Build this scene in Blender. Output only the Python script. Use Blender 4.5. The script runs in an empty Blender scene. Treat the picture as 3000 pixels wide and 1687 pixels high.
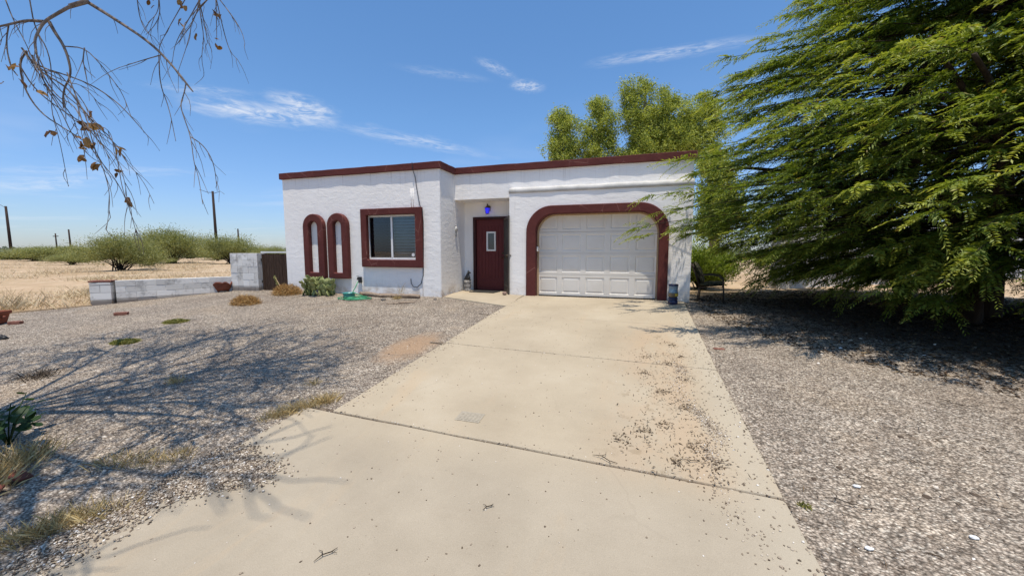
import bpy, math, random
import numpy as np
from mathutils import Vector, Matrix
random.seed(11)
RNG = np.random.default_rng(11)
scene = bpy.context.scene
COL = scene.collection
SUN = Vector((0.085, -0.195, 1.0)).normalized()

# ------------------------------------------------------------------ ground height
def zg(x, y):
    return 0.07 * np.clip(np.asarray(y, float) - 9.2, -14.0, 0.0) + 0.0 * np.asarray(x, float)
def zgf(x, y):
    return float(zg(x, y))

# ------------------------------------------------------------------ node materials
def new_mat(name):
    m = bpy.data.materials.new(name); m.use_nodes = True
    nt = m.node_tree; nt.nodes.clear()
    out = nt.nodes.new('ShaderNodeOutputMaterial')
    return m, nt, out
class NB:
    """small node-building helper"""
    def __init__(self, nt): self.nt = nt
    def n(self, t, **kw):
        nd = self.nt.nodes.new(t)
        for k, v in kw.items(): setattr(nd, k, v)
        return nd
    def put(self, sock, v):
        if v is None: return
        if hasattr(v, 'is_output'): self.nt.links.new(v, sock)
        else: sock.default_value = v
    def math(self, op, a, b=None, c=None, clamp=False):
        nd = self.n('ShaderNodeMath', operation=op, use_clamp=clamp)
        self.put(nd.inputs[0], a); self.put(nd.inputs[1], b)
        if c is not None: self.put(nd.inputs[2], c)
        return nd.outputs[0]
    def obj(self):
        return self.n('ShaderNodeTexCoord').outputs['Object']
    def xyz(self, v):
        s = self.n('ShaderNodeSeparateXYZ'); self.put(s.inputs[0], v); return s.outputs
    def scale(self, v, s):
        nd = self.n('ShaderNodeMapping'); self.put(nd.inputs['Vector'], v); nd.inputs['Scale'].default_value = s
        return nd.outputs[0]
    def noise(self, vec, scale, detail=4, rough=0.55, dist=0.0):
        nd = self.n('ShaderNodeTexNoise'); self.put(nd.inputs['Vector'], vec)
        nd.inputs['Scale'].default_value = scale; nd.inputs['Detail'].default_value = detail
        nd.inputs['Roughness'].default_value = rough; nd.inputs['Distortion'].default_value = dist
        return nd.outputs['Fac']
    def vor(self, vec, scale, feature='F1', rnd=1.0):
        nd = self.n('ShaderNodeTexVoronoi', feature=feature); self.put(nd.inputs['Vector'], vec)
        nd.inputs['Scale'].default_value = scale; nd.inputs['Randomness'].default_value = rnd
        return nd
    def ramp(self, fac, stops, interp='LINEAR'):
        nd = self.n('ShaderNodeValToRGB'); self.put(nd.inputs[0], fac)
        cr = nd.color_ramp; cr.interpolation = interp
        while len(cr.elements) < len(stops): cr.elements.new(0.5)
        for e, (p, c) in zip(cr.elements, stops):
            e.position = p
            e.color = (c, c, c, 1) if isinstance(c, (int, float)) else (*c, 1)
        return nd.outputs[0]
    def sm(self, v, a, b):
        nd = self.n('ShaderNodeMapRange', interpolation_type='SMOOTHSTEP')
        self.put(nd.inputs['Value'], v); nd.inputs['From Min'].default_value = a; nd.inputs['From Max'].default_value = b
        return nd.outputs['Result']
    def mix(self, fac, a, b, mode='MIX'):
        nd = self.n('ShaderNodeMix', data_type='RGBA', blend_type=mode)
        self.put(nd.inputs[0], fac)
        for s, v in ((nd.inputs[6], a), (nd.inputs[7], b)):
            if isinstance(v, tuple) and len(v) == 3: v = (*v, 1)
            self.put(s, v)
        return nd.outputs[2]
    def bump(self, h, strength, dist, normal=None):
        nd = self.n('ShaderNodeBump'); self.put(nd.inputs['Height'], h)
        nd.inputs['Strength'].default_value = strength; nd.inputs['Distance'].default_value = dist
        if normal is not None: self.put(nd.inputs['Normal'], normal)
        return nd.outputs[0]
    def pbsdf(self, color, rough=0.8, normal=None, spec=0.3, metal=0.0):
        nd = self.n('ShaderNodeBsdfPrincipled')
        if isinstance(color, tuple) and len(color) == 3: color = (*color, 1)
        self.put(nd.inputs['Base Color'], color); self.put(nd.inputs['Roughness'], rough)
        nd.inputs['Specular IOR Level'].default_value = spec; nd.inputs['Metallic'].default_value = metal
        if normal is not None: self.put(nd.inputs['Normal'], normal)
        return nd.outputs[0]

def pmat(name, c1, c2, scale=6.0, rough=0.8, bump=0.0, bscale=40.0, bdist=0.01, spec=0.3, metal=0.0, lo=0.35, hi=0.65):
    m, nt, out = new_mat(name); b = NB(nt); v = b.obj()
    f = b.noise(v, scale, 6, 0.6)
    c = b.ramp(f, [(lo, c1), (hi, c2)])
    nrm = b.bump(b.noise(v, bscale, 4, 0.6), bump, bdist) if bump > 0 else None
    nt.links.new(b.pbsdf(c, rough, nrm, spec, metal), out.inputs[0])
    return m

def stucco_mat():
    m, nt, out = new_mat('white_stucco'); b = NB(nt); v = b.obj()
    n1 = b.noise(v, 1.3, 5, 0.6); n2 = b.noise(b.scale(v, (1, 1, 1.8)), 5.0, 5, 0.6, 0.6); n3 = b.noise(v, 45, 3, 0.6)
    s = b.xyz(v)
    c = b.ramp(n1, [(0.3, (0.865, 0.84, 0.80)), (0.7, (0.925, 0.905, 0.87))])
    # splash dirt near the ground and rain streaks
    low = b.math('MULTIPLY', b.sm(s[2], 0.42, 0.0), b.sm(b.noise(v, 3.0, 5, 0.65), 0.42, 0.66))
    c = b.mix(b.math('MULTIPLY', low, 0.8), c, (0.52, 0.43, 0.33))
    drip = b.math('MULTIPLY', b.sm(s[2], 2.55, 3.2), b.sm(b.noise(b.scale(v, (9, 9, .25)), 2.0, 4, .6), .56, .72))
    c = b.mix(b.math('MULTIPLY', drip, 0.3), c, (0.42, 0.37, 0.33))
    st = b.sm(b.noise(b.scale(v, (6, 6, 0.35)), 3.0, 4, 0.6), 0.58, 0.78)
    c = b.mix(b.math('MULTIPLY', st, 0.22), c, (0.56, 0.52, 0.47))
    spots = b.sm(b.noise(v, 9.0, 4, 0.6), 0.66, 0.74)
    c = b.mix(b.math('MULTIPLY', spots, 0.12), c, (0.6, 0.57, 0.52))
    h = b.math('ADD', b.math('MULTIPLY', n2, 1.0), b.math('MULTIPLY', n3, 0.07))
    h = b.math('ADD', h, b.math('MULTIPLY', b.noise(v, 15, 3, 0.5, 0.8), 0.25))
    nrm = b.bump(h, 0.30, 0.03)
    nt.links.new(b.pbsdf(c, 0.9, nrm, 0.2), out.inputs[0])
    return m

def gravel_mat():
    m, nt, out = new_mat('yard_gravel'); b = NB(nt); v = b.obj()
    w = b.n('ShaderNodeVectorMath', operation='ADD'); b.put(w.inputs[0], v)
    nz = b.n('ShaderNodeTexNoise'); b.put(nz.inputs['Vector'], v); nz.inputs['Scale'].default_value = 30
    sc = b.n('ShaderNodeVectorMath', operation='SCALE'); b.put(sc.inputs[0], nz.outputs['Color']); sc.inputs['Scale'].default_value = 0.012
    b.put(w.inputs[1], sc.outputs[0])
    vv = b.scale(w.outputs[0], (1.0, 1.25, 1.0))
    a = b.vor(vv, 50); d = b.vor(vv, 95)
    ca = b.xyz(a.outputs['Color'])[0]; cd = b.xyz(d.outputs['Color'])[1]
    stops = [(0.0, (0.10, 0.074, 0.052)), (0.25, (0.29, 0.235, 0.185)), (0.6, (0.48, 0.405, 0.325)), (0.88, (0.66, 0.575, 0.475)), (1.0, (0.84, 0.77, 0.65))]
    c1 = b.ramp(ca, stops); c2 = b.ramp(cd, stops)
    c = b.mix(0.35, c1, c2)
    crev_shade = b.ramp(a.outputs['Distance'], [(0.25, 1.15), (0.75, 0.42)])  # shade in the gaps between stones, painted as darker cell edges
    c = b.mix(1.0, c, crev_shade, 'MULTIPLY')
    big = b.noise(v, 0.7, 5, 0.65)
    tint = b.ramp(big, [(0.32, (0.84, 0.81, 0.79)), (0.5, (1, 1, 1)), (0.7, (1.07, 1.02, 0.95))])
    c = b.mix(1.0, c, tint, 'MULTIPLY')
    mott = b.sm(b.noise(v, 2.6, 5, 0.65), 0.35, 0.7)
    c = b.mix(1.0, c, b.ramp(mott, [(0, (.86, .85, .84)), (1, (1.08, 1.07, 1.05))]), 'MULTIPLY')
    c = b.mix(1.0, c, b.ramp(b.noise(v, 21, 3, 0.7), [(0.34, .70), (0.5, 1.0), (0.66, 1.22)]), 'MULTIPLY')
    dirt = b.sm(b.noise(v, 1.4, 6, 0.7), 0.60, 0.74)
    c = b.mix(b.math('MULTIPLY', dirt, 0.4), c, (0.40, 0.31, 0.22))
    s = b.xyz(v)     # sandy bare patch where the gravel has washed off beside the slab
    dx = b.math('MULTIPLY', b.math('ADD', s[0], 3.2), 1.7); dy = b.math('MULTIPLY', b.math('SUBTRACT', s[1], 5.0), 0.85)
    rr = b.math('SQRT', b.math('ADD', b.math('MULTIPLY', dx, dx), b.math('MULTIPLY', dy, dy)))
    tx = b.math('SUBTRACT', s[0], 6.1); ty = b.math('SUBTRACT', s[1], 9.0)      # shade under the big tree, painted into the gravel as dark brown
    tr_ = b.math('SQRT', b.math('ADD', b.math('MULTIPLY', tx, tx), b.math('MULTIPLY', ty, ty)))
    tree_shade = b.sm(b.math('ADD', tr_, b.math('MULTIPLY', b.noise(v, 1.8, 6, 0.7), 2.2)), 5.3, 3.9)
    c = b.mix(b.math('MULTIPLY', tree_shade, 0.82), c, (0.055, 0.036, 0.024))
    patch = b.sm(b.math('ADD', rr, b.math('MULTIPLY', b.noise(v, 5, 5, 0.7), 0.7)), 1.15, 0.6)
    c = b.mix(b.math('MULTIPLY', patch, 0.85), c, (0.43, 0.285, 0.175))
    h = b.math('SUBTRACT', 1.0, a.outputs['Distance'])
    h = b.math('ADD', h, b.math('MULTIPLY', ca, 0.5))
    nrm = b.bump(h, 0.9, 0.02)
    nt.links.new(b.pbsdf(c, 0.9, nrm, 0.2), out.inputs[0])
    return m

def sand_mat():
    m, nt, out = new_mat('desert_sand'); b = NB(nt); v = b.obj()
    c = b.ramp(b.noise(v, 0.35, 7, 0.65), [(0.3, (0.36, 0.25, 0.15)), (0.5, (0.46, 0.335, 0.215)), (0.7, (0.55, 0.43, 0.30))])
    c = b.mix(b.math('MULTIPLY', b.sm(b.noise(v, 1.1, 7, 0.72), 0.47, 0.62), 0.6), c, (0.32, 0.235, 0.13))
    peb = b.vor(v, 18)
    c = b.mix(b.math('MULTIPLY', b.sm(b.xyz(peb.outputs['Color'])[0], 0.75, 1.0), 0.35), c, (0.3, 0.25, 0.2))
    nrm = b.bump(b.noise(v, 9, 6, 0.7), 0.5, 0.06)
    nt.links.new(b.pbsdf(c, 0.95, nrm, 0.1), out.inputs[0])
    return m

def concrete_mat():
    m, nt, out = new_mat('driveway_concrete'); b = NB(nt); v = b.obj(); s = b.xyz(v)
    base = b.ramp(b.noise(v, 0.9, 6, 0.62), [(0.3, (0.36, 0.298, 0.212)), (0.55, (0.42, 0.353, 0.255)), (0.75, (0.465, 0.40, 0.298))])
    grey = b.sm(b.math('ADD', s[1], b.math('MULTIPLY', b.noise(v, 1.2, 3), 0.5)), 3.35, 2.4)
    base = b.mix(b.math('MULTIPLY', grey, 0.85), base, b.ramp(b.noise(v, 1.5, 6, 0.65), [(0.3, (0.315, 0.268, 0.202)), (0.7, (0.40, 0.345, 0.264))]))
    edge = b.sm(s[0], 0.55, 0.9)
    base = b.mix(b.math('MULTIPLY', edge, 0.45), base, (0.44, 0.388, 0.30))
    # ochre dirt washed over the middle and right of the slabs
    bx = b.math('MULTIPLY', b.sm(s[0], -0.5, 0.25), b.sm(s[0], 0.85, 0.55))
    by = b.math('MULTIPLY', b.sm(s[1], 2.5, 2.9), b.sm(s[1], 7.8, 6.0))
    bb = b.math('MULTIPLY', bx, by)
    dirt = b.math('MULTIPLY', bb, b.sm(b.noise(b.scale(v, (1.6, 0.8, 1)), 1.6, 7, 0.7, 0.4), 0.32, 0.60))
    base = b.mix(b.math('MULTIPLY', dirt, 0.7), base, (0.43, 0.318, 0.208))
    streak = b.math('MULTIPLY', b.sm(b.noise(b.scale(v, (2.2, 0.5, 1)), 0.9, 6, 0.7, 0.6), 0.55, 0.75), 0.32)
    base = b.mix(streak, base, (0.48, 0.35, 0.215))
    dark = b.math('MULTIPLY', bb, b.sm(b.noise(v, 4.5, 6, 0.7), 0.58, 0.66))
    base = b.mix(b.math('MULTIPLY', dark, 0.6), base, (0.25, 0.19, 0.12))
    # small dark stains all over and aggregate speckle
    st = b.sm(b.noise(v, 7, 5, 0.7), 0.69, 0.76)
    base = b.mix(b.math('MULTIPLY', st, 0.28), base, (0.24, 0.20, 0.15))
    hair = b.sm(b.noise(b.scale(v, (0.6, 3.2, 1)), 2.0, 2, 0.5, 1.2), 0.60, 0.78)
    base = b.mix(b.math('MULTIPLY', hair, 0.16), base, (0.33, 0.27, 0.2))
    # pale worn wheel tracks and hairline cracks
    tw_ = b.math('ADD', b.sm(b.math('ABSOLUTE', b.math('ADD', s[0], 1.55)), 0.34, 0.05), b.sm(b.math('ABSOLUTE', b.math('SUBTRACT', s[0], 0.05)), 0.34, 0.05))
    tw_ = b.math('MULTIPLY', tw_, b.sm(b.noise(b.scale(v, (1.2, .35, 1)), 2.0, 5, .65), .35, .7))
    base = b.mix(b.math('MULTIPLY', tw_, 0.22), base, (0.37, 0.31, 0.235))
    wv = b.n('ShaderNodeVectorMath', operation='MULTIPLY_ADD'); nz = b.n('ShaderNodeTexNoise'); b.put(nz.inputs['Vector'], v); nz.inputs['Scale'].default_value = 2.2; nz.inputs['Detail'].default_value = 5
    b.put(wv.inputs[0], nz.outputs['Color']); wv.inputs[1].default_value = (.5, .5, 0); b.put(wv.inputs[2], v)
    ck = b.vor(b.scale(wv.outputs[0], (1, .7, 0)), 0.42, 'DISTANCE_TO_EDGE')
    ckm = b.math('MULTIPLY', b.sm(ck.outputs['Distance'], 0.006, 0.001), b.sm(b.noise(v, 0.7, 3), 0.46, 0.6))
    base = b.mix(b.math('MULTIPLY', ckm, 0.10), base, (0.16, 0.125, 0.09))
    sp = b.noise(v, 220, 2, 0.6)
    base = b.mix(1.0, base, b.ramp(sp, [(0.3, 0.86), (0.6, 1.04)]), 'MULTIPLY')
    h = b.math('ADD', b.noise(v, 130, 3, 0.6), b.math('MULTIPLY', b.noise(v, 6, 4), 1.2))
    nt.links.new(b.pbsdf(base, 0.88, b.bump(h, 0.35, 0.006), 0.25), out.inputs[0])
    return m

def leaf_mat(name, dark, mid, light, transl=0.4, pscale=1.2, rough=0.55, warm=None):
    m, nt, out = new_mat(name); b = NB(nt); v = b.obj()
    geo = b.n('ShaderNodeNewGeometry')
    r = geo.outputs['Random Per Island']
    f = b.math('ADD', b.math('MULTIPLY', r, 0.55), b.math('MULTIPLY', b.noise(v, pscale, 3), 0.45))
    c = b.ramp(f, [(0.2, dark), (0.5, mid), (0.8, light)])
    dif = b.n('ShaderNodeBsdfPrincipled'); b.put(dif.inputs['Base Color'], c); dif.inputs['Roughness'].default_value = rough
    dif.inputs['Specular IOR Level'].default_value = 0.25
    tr = b.n('ShaderNodeBsdfTranslucent')
    b.put(tr.inputs['Color'], b.mix(1.0, c, (1.25, 1.2, 0.55), 'MULTIPLY'))
    mx = b.n('ShaderNodeMixShader'); mx.inputs[0].default_value = transl
    nt.links.new(dif.outputs[0], mx.inputs[1]); nt.links.new(tr.outputs[0], mx.inputs[2])
    nt.links.new(mx.outputs[0], out.inputs[0])
    return m

def feather_mat(name):
    m, nt, out = new_mat(name); b = NB(nt); v = b.obj()
    geo = b.n('ShaderNodeNewGeometry'); r = geo.outputs['Random Per Island']
    at = b.n('ShaderNodeAttribute'); at.attribute_name = 'tip'
    f = b.math('ADD', b.math('MULTIPLY', at.outputs['Fac'], 0.62), b.math('ADD', b.math('MULTIPLY', r, 0.26), b.math('MULTIPLY', b.noise(v, 0.9, 3), 0.24)))  # yellower new growth at tips; sunlit tips and shaded interior also put into colour
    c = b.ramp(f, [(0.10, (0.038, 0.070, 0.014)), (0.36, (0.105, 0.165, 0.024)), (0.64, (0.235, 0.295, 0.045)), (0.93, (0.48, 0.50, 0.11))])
    old = b.sm(r, 0.975, 0.99)
    c = b.mix(b.math('MULTIPLY', old, 0.8), c, (0.30, 0.20, 0.07))
    dif = b.n('ShaderNodeBsdfPrincipled'); b.put(dif.inputs['Base Color'], c); dif.inputs['Roughness'].default_value = 0.5; dif.inputs['Specular IOR Level'].default_value = 0.3
    tr = b.n('ShaderNodeBsdfTranslucent'); b.put(tr.inputs['Color'], b.mix(1.0, c, (1.25, 1.2, 0.5), 'MULTIPLY'))
    mx = b.n('ShaderNodeMixShader'); mx.inputs[0].default_value = 0.36
    nt.links.new(dif.outputs[0], mx.inputs[1]); nt.links.new(tr.outputs[0], mx.inputs[2]); nt.links.new(mx.outputs[0], out.inputs[0])
    return m

def island_mat(name, stops, rough=0.9):
    m, nt, out = new_mat(name); b = NB(nt)
    geo = b.n('ShaderNodeNewGeometry')
    nt.links.new(b.pbsdf(b.ramp(geo.outputs['Random Per Island'], stops), rough, None, 0.2), out.inputs[0])
    return m

def glass_mat(name='window_glass', tint=(0.78, 0.84, 0.88)):
    m, nt, out = new_mat(name); b = NB(nt)
    t = b.n('ShaderNodeBsdfTransparent'); t.inputs[0].default_value = (*tint, 1)
    g = b.n('ShaderNodeBsdfGlossy'); g.inputs['Roughness'].default_value = 0.02
    mx = b.n('ShaderNodeMixShader'); fr = b.n('ShaderNodeFresnel'); fr.inputs[0].default_value = 1.5
    b.put(mx.inputs[0], b.math('ADD', fr.outputs[0], 0.02))
    nt.links.new(t.outputs[0], mx.inputs[1]); nt.links.new(g.outputs[0], mx.inputs[2]); nt.links.new(mx.outputs[0], out.inputs[0])
    return m

def lamp_glass_mat():
    m, nt, out = new_mat('blue_lamp_glass'); b = NB(nt)
    p = b.n('ShaderNodeBsdfPrincipled'); p.inputs['Base Color'].default_value = (0.02, 0.02, 0.75, 1); p.inputs['Roughness'].default_value = 0.15
    p.inputs['Emission Color'].default_value = (0.03, 0.03, 1.0, 1); p.inputs['Emission Strength'].default_value = 0.75
    nt.links.new(p.outputs[0], out.inputs[0]); return m

def trim_mat():
    m, nt, out = new_mat('brown_red_paint'); b = NB(nt); v = b.obj()
    c = b.ramp(b.noise(v, 2.2, 6, 0.65), [(0.3, (0.088, 0.021, 0.018)), (0.7, (0.125, 0.033, 0.027))])
    scuff = b.sm(b.noise(b.scale(v, (1, 1, 1)), 26, 5, 0.7), 0.66, 0.75)
    c = b.mix(b.math('MULTIPLY', scuff, 0.3), c, (0.33, 0.15, 0.12))
    # fine pale hairline cracks of weathered paint
    ck = b.vor(b.scale(v, (1, 1, 0.7)), 2.3, 'DISTANCE_TO_EDGE')
    ckm = b.math('MULTIPLY', b.sm(ck.outputs['Distance'], 0.012, 0.003), b.sm(b.noise(v, 1.1, 3), 0.5, 0.62))
    c = b.mix(b.math('MULTIPLY', ckm, 0.45), c, (0.42, 0.22, 0.18))
    nrm = b.bump(b.math('ADD', b.noise(v, 4, 4, 0.6), b.math('MULTIPLY', b.noise(v, 30, 4, 0.6), 0.3)), 0.4, 0.03)
    nt.links.new(b.pbsdf(c, 0.75, nrm, 0.25), out.inputs[0]); return m

def block_mat():
    m, nt, out = new_mat('whitewashed_block'); b = NB(nt); v = b.obj()
    geo = b.n('ShaderNodeNewGeometry')
    c = b.ramp(geo.outputs['Random Per Island'], [(0, (0.56, 0.545, 0.515)), (1, (0.78, 0.765, 0.73))])
    worn = b.sm(b.noise(v, 3.0, 7, 0.72), 0.50, 0.64)
    c = b.mix(b.math('MULTIPLY', worn, 0.5), c, (0.20, 0.19, 0.18))
    s = b.xyz(v)
    c = b.mix(b.math('MULTIPLY', b.sm(s[2], 0.22, 0.10), 0.8), c, (0.13, 0.10, 0.08))
    nt.links.new(b.pbsdf(c, 0.95, b.bump(b.noise(v, 70, 4, 0.7), 0.5, 0.008), 0.1), out.inputs[0]); return m

def wood_mat(name, c1, c2, sc=(20, 20, 1.2), rough=0.85):
    m, nt, out = new_mat(name); b = NB(nt); v = b.obj()
    f = b.noise(b.scale(v, sc), 2.0, 6, 0.65, 0.3)
    nt.links.new(b.pbsdf(b.ramp(f, [(0.3, c1), (0.7, c2)]), rough, b.bump(f, 0.5, 0.01), 0.2), out.inputs[0]); return m

M = dict(
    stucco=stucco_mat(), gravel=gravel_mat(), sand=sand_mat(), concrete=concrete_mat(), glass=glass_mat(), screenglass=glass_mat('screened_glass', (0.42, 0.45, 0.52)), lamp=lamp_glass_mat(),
    trim=trim_mat(), block=block_mat(),
    garage=pmat('garage_door_paint', (0.71, 0.67, 0.60), (0.77, 0.735, 0.67), 2.0, 0.5, 0.05, 60, 0.003),
    tan=wood_mat('tan_wood', (0.42, 0.29, 0.17), (0.58, 0.43, 0.27)),
    door=wood_mat('maroon_door_paint', (0.105, 0.021, 0.021), (0.135, 0.030, 0.029), (30, 30, 2), 0.5),
    doorframe=pmat('dark_maroon_paint', (0.035, 0.010, 0.010), (0.055, 0.015, 0.014), 5, 0.6),
    whitepaint=pmat('white_window_paint', (0.74, 0.74, 0.72), (0.8, 0.8, 0.79), 4, 0.45),
    blind=pmat('window_blind', (0.30, 0.34, 0.38), (0.40, 0.44, 0.48), 3, 0.6),
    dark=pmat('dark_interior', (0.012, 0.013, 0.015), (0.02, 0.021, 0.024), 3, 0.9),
    screen=pmat('weathered_dark_metal', (0.055, 0.045, 0.036), (0.10, 0.085, 0.07), 3, 0.55, 0.1, 60, 0.004, 0.4),
    blackmetal=pmat('black_metal', (0.012, 0.012, 0.012), (0.03, 0.028, 0.026), 8, 0.5, spec=0.4),
    bronze=pmat('bronze_metal', (0.06, 0.04, 0.02), (0.12, 0.085, 0.05), 12, 0.45, spec=0.5, metal=0.5),
    chrome=pmat('grey_cast_metal', (0.35, 0.35, 0.35), (0.55, 0.55, 0.54), 20, 0.4, spec=0.5, metal=0.6),
    ledge=pmat('weathered_stucco', (0.44, 0.43, 0.405), (0.60, 0.585, 0.555), 3.5, 0.9, 0.4, 30, 0.01),
    mat=pmat('dark_doormat', (0.02, 0.02, 0.018), (0.045, 0.042, 0.038), 30, 0.95, 0.4, 200, 0.004),
    catblack=pmat('black_painted_figure', (0.008, 0.008, 0.009), (0.02, 0.02, 0.021), 8, 0.35, 0.2, 60, 0.004, 0.5),
    stump=wood_mat('grey_weathered_stump', (0.11, 0.10, 0.09), (0.42, 0.40, 0.38), (9, 9, 3)),
    drift=wood_mat('driftwood', (0.13, 0.085, 0.055), (0.42, 0.33, 0.25), (3, 22, 22)),
    gatewood=wood_mat('dark_gate_wood', (0.022, 0.012, 0.008), (0.085, 0.052, 0.036), (30, 30, 2)),
    pole=wood_mat('utility_pole_wood', (0.025, 0.016, 0.013), (0.06, 0.04, 0.032), (6, 6, 0.6)),
    terracotta=pmat('terracotta', (0.20, 0.058, 0.030), (0.30, 0.095, 0.05), 7, 0.85, 0.2, 50, 0.004),
    darkterra=pmat('old_dark_terracotta', (0.125, 0.040, 0.026), (0.20, 0.065, 0.042), 9, 0.85, 0.25, 40, 0.006),
    brick=pmat('red_brick', (0.17, 0.07, 0.05), (0.27, 0.12, 0.085), 14, 0.95, 0.4, 80, 0.004),
    hose=pmat('green_hose', (0.03, 0.20, 0.09), (0.07, 0.33, 0.17), 14, 0.45, spec=0.4),
    teal=pmat('teal_plastic', (0.05, 0.26, 0.25), (0.08, 0.33, 0.31), 5, 0.4, spec=0.4),
    cable=pmat('black_cable', (0.02, 0.022, 0.025), (0.05, 0.052, 0.056), 10, 0.5),
    conduit=pmat('painted_conduit', (0.6, 0.6, 0.6), (0.68, 0.68, 0.67), 6, 0.7),
    jugtop=pmat('smoky_blue_plastic', (0.12, 0.19, 0.25), (0.18, 0.27, 0.34), 6, 0.25, spec=0.5),
    jugwater=pmat('murky_water_plastic', (0.13, 0.10, 0.06), (0.19, 0.15, 0.10), 5, 0.25, spec=0.5),
    jugbase=pmat('dark_blue_plastic', (0.008, 0.012, 0.045), (0.016, 0.022, 0.075), 5, 0.3, spec=0.5),
    yellow=pmat('faded_yellow_sticker', (0.55, 0.40, 0.04), (0.62, 0.46, 0.08), 5, 0.5),
    chairmetal=pmat('brown_chair_metal', (0.03, 0.02, 0.014), (0.06, 0.042, 0.032), 12, 0.5, spec=0.4),
    cushion=pmat('dark_leaf_pattern_cushion', (0.018, 0.022, 0.012), (0.13, 0.12, 0.07), 14, 0.95, 0.3, 90, 0.004, lo=0.45, hi=0.6),
    rock=pmat('pinkish_rock', (0.22, 0.14, 0.11), (0.36, 0.25, 0.2), 12, 0.9, 0.5, 30, 0.01),
    greystone=pmat('grey_stone', (0.10, 0.085, 0.07), (0.2, 0.175, 0.15), 14, 0.9, 0.5, 30, 0.01),
    bark=wood_mat('dark_bark', (0.018, 0.012, 0.008), (0.055, 0.04, 0.028), (9, 9, 1.5)),
    euc_bark=wood_mat('pale_bark', (0.16, 0.13, 0.10), (0.32, 0.28, 0.23), (6, 6, 1)),
    greybark=wood_mat('grey_bare_bark', (0.075, 0.055, 0.045), (0.26, 0.215, 0.18), (10, 10, 3)),
    straw=island_mat('dry_straw', [(0, (0.30, 0.20, 0.075)), (0.5, (0.52, 0.38, 0.16)), (1, (0.70, 0.56, 0.30))]),
    desertgrass=island_mat('dry_desert_grass', [(0, (0.38, 0.28, 0.15)), (0.5, (0.58, 0.46, 0.28)), (1, (0.74, 0.63, 0.43))]),
    tumble=island_mat('dry_tumbleweed', [(0, (0.20, 0.10, 0.03)), (0.5, (0.42, 0.24, 0.08)), (1, (0.58, 0.40, 0.18))]),
    stones=island_mat('loose_stones', [(0, (0.075, 0.053, 0.038)), (0.25, (0.20, 0.152, 0.11)), (0.6, (0.38, 0.31, 0.235)), (0.92, (0.57, 0.495, 0.395)), (1, (0.8, 0.76, 0.7))]),
    debris=island_mat('dark_litter', [(0, (0.04, 0.028, 0.02)), (0.6, (0.12, 0.085, 0.055)), (1, (0.24, 0.19, 0.13))]),
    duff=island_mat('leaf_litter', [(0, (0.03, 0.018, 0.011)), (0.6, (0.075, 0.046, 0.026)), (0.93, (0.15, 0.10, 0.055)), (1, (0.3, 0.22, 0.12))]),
    dryleaf=leaf_mat('dry_brown_leaf', (0.10, 0.045, 0.015), (0.22, 0.11, 0.035), (0.36, 0.22, 0.09), 0.3, 3),
    acacia=feather_mat('feathery_green_leaf'),
    euc=leaf_mat('olive_green_leaf', (0.14, 0.19, 0.032), (0.32, 0.37, 0.07), (0.52, 0.55, 0.14), 0.4, 0.9),
    shrub=leaf_mat('desert_shrub_leaf', (0.15, 0.165, 0.06), (0.27, 0.285, 0.11), (0.39, 0.395, 0.19), 0.35, 0.5),
    scrub=leaf_mat('hazy_scrub_leaf', (0.11, 0.13, 0.085), (0.15, 0.17, 0.105), (0.20, 0.215, 0.135), 0.25, 0.15),
    bright=leaf_mat('bright_shrub_leaf', (0.12, 0.18, 0.03), (0.24, 0.33, 0.05), (0.36, 0.44, 0.09), 0.45, 1.5),
    moss=leaf_mat('mat_weed_leaf', (0.13, 0.14, 0.03), (0.23, 0.225, 0.06), (0.34, 0.31, 0.11), 0.25, 6),
    weed=leaf_mat('broad_weed_leaf', (0.018, 0.045, 0.016), (0.035, 0.08, 0.028), (0.07, 0.12, 0.045), 0.35, 4),
    cactus=pmat('prickly_pear_pad', (0.15, 0.18, 0.055), (0.33, 0.35, 0.15), 9, 0.6, 0.4, 60, 0.008),
    whitewall=pmat('neighbour_white_paint', (0.66, 0.66, 0.65), (0.76, 0.76, 0.75), 1.5, 0.9),
    hill=pmat('hazy_hill', (0.22, 0.27, 0.33), (0.26, 0.31, 0.37), 0.05, 1.0),
    grate=pmat('grey_grate', (0.30, 0.26, 0.20), (0.38, 0.335, 0.26), 30, 0.8),
    jointdirt=pmat('joint_dirt', (0.08, 0.06, 0.042), (0.20, 0.155, 0.11), 18, 0.95, 0.6, 60, 0.01),
    sticker=pmat('white_sticker', (0.72, 0.72, 0.72), (0.8, 0.8, 0.8), 5, 0.5),
)

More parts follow.
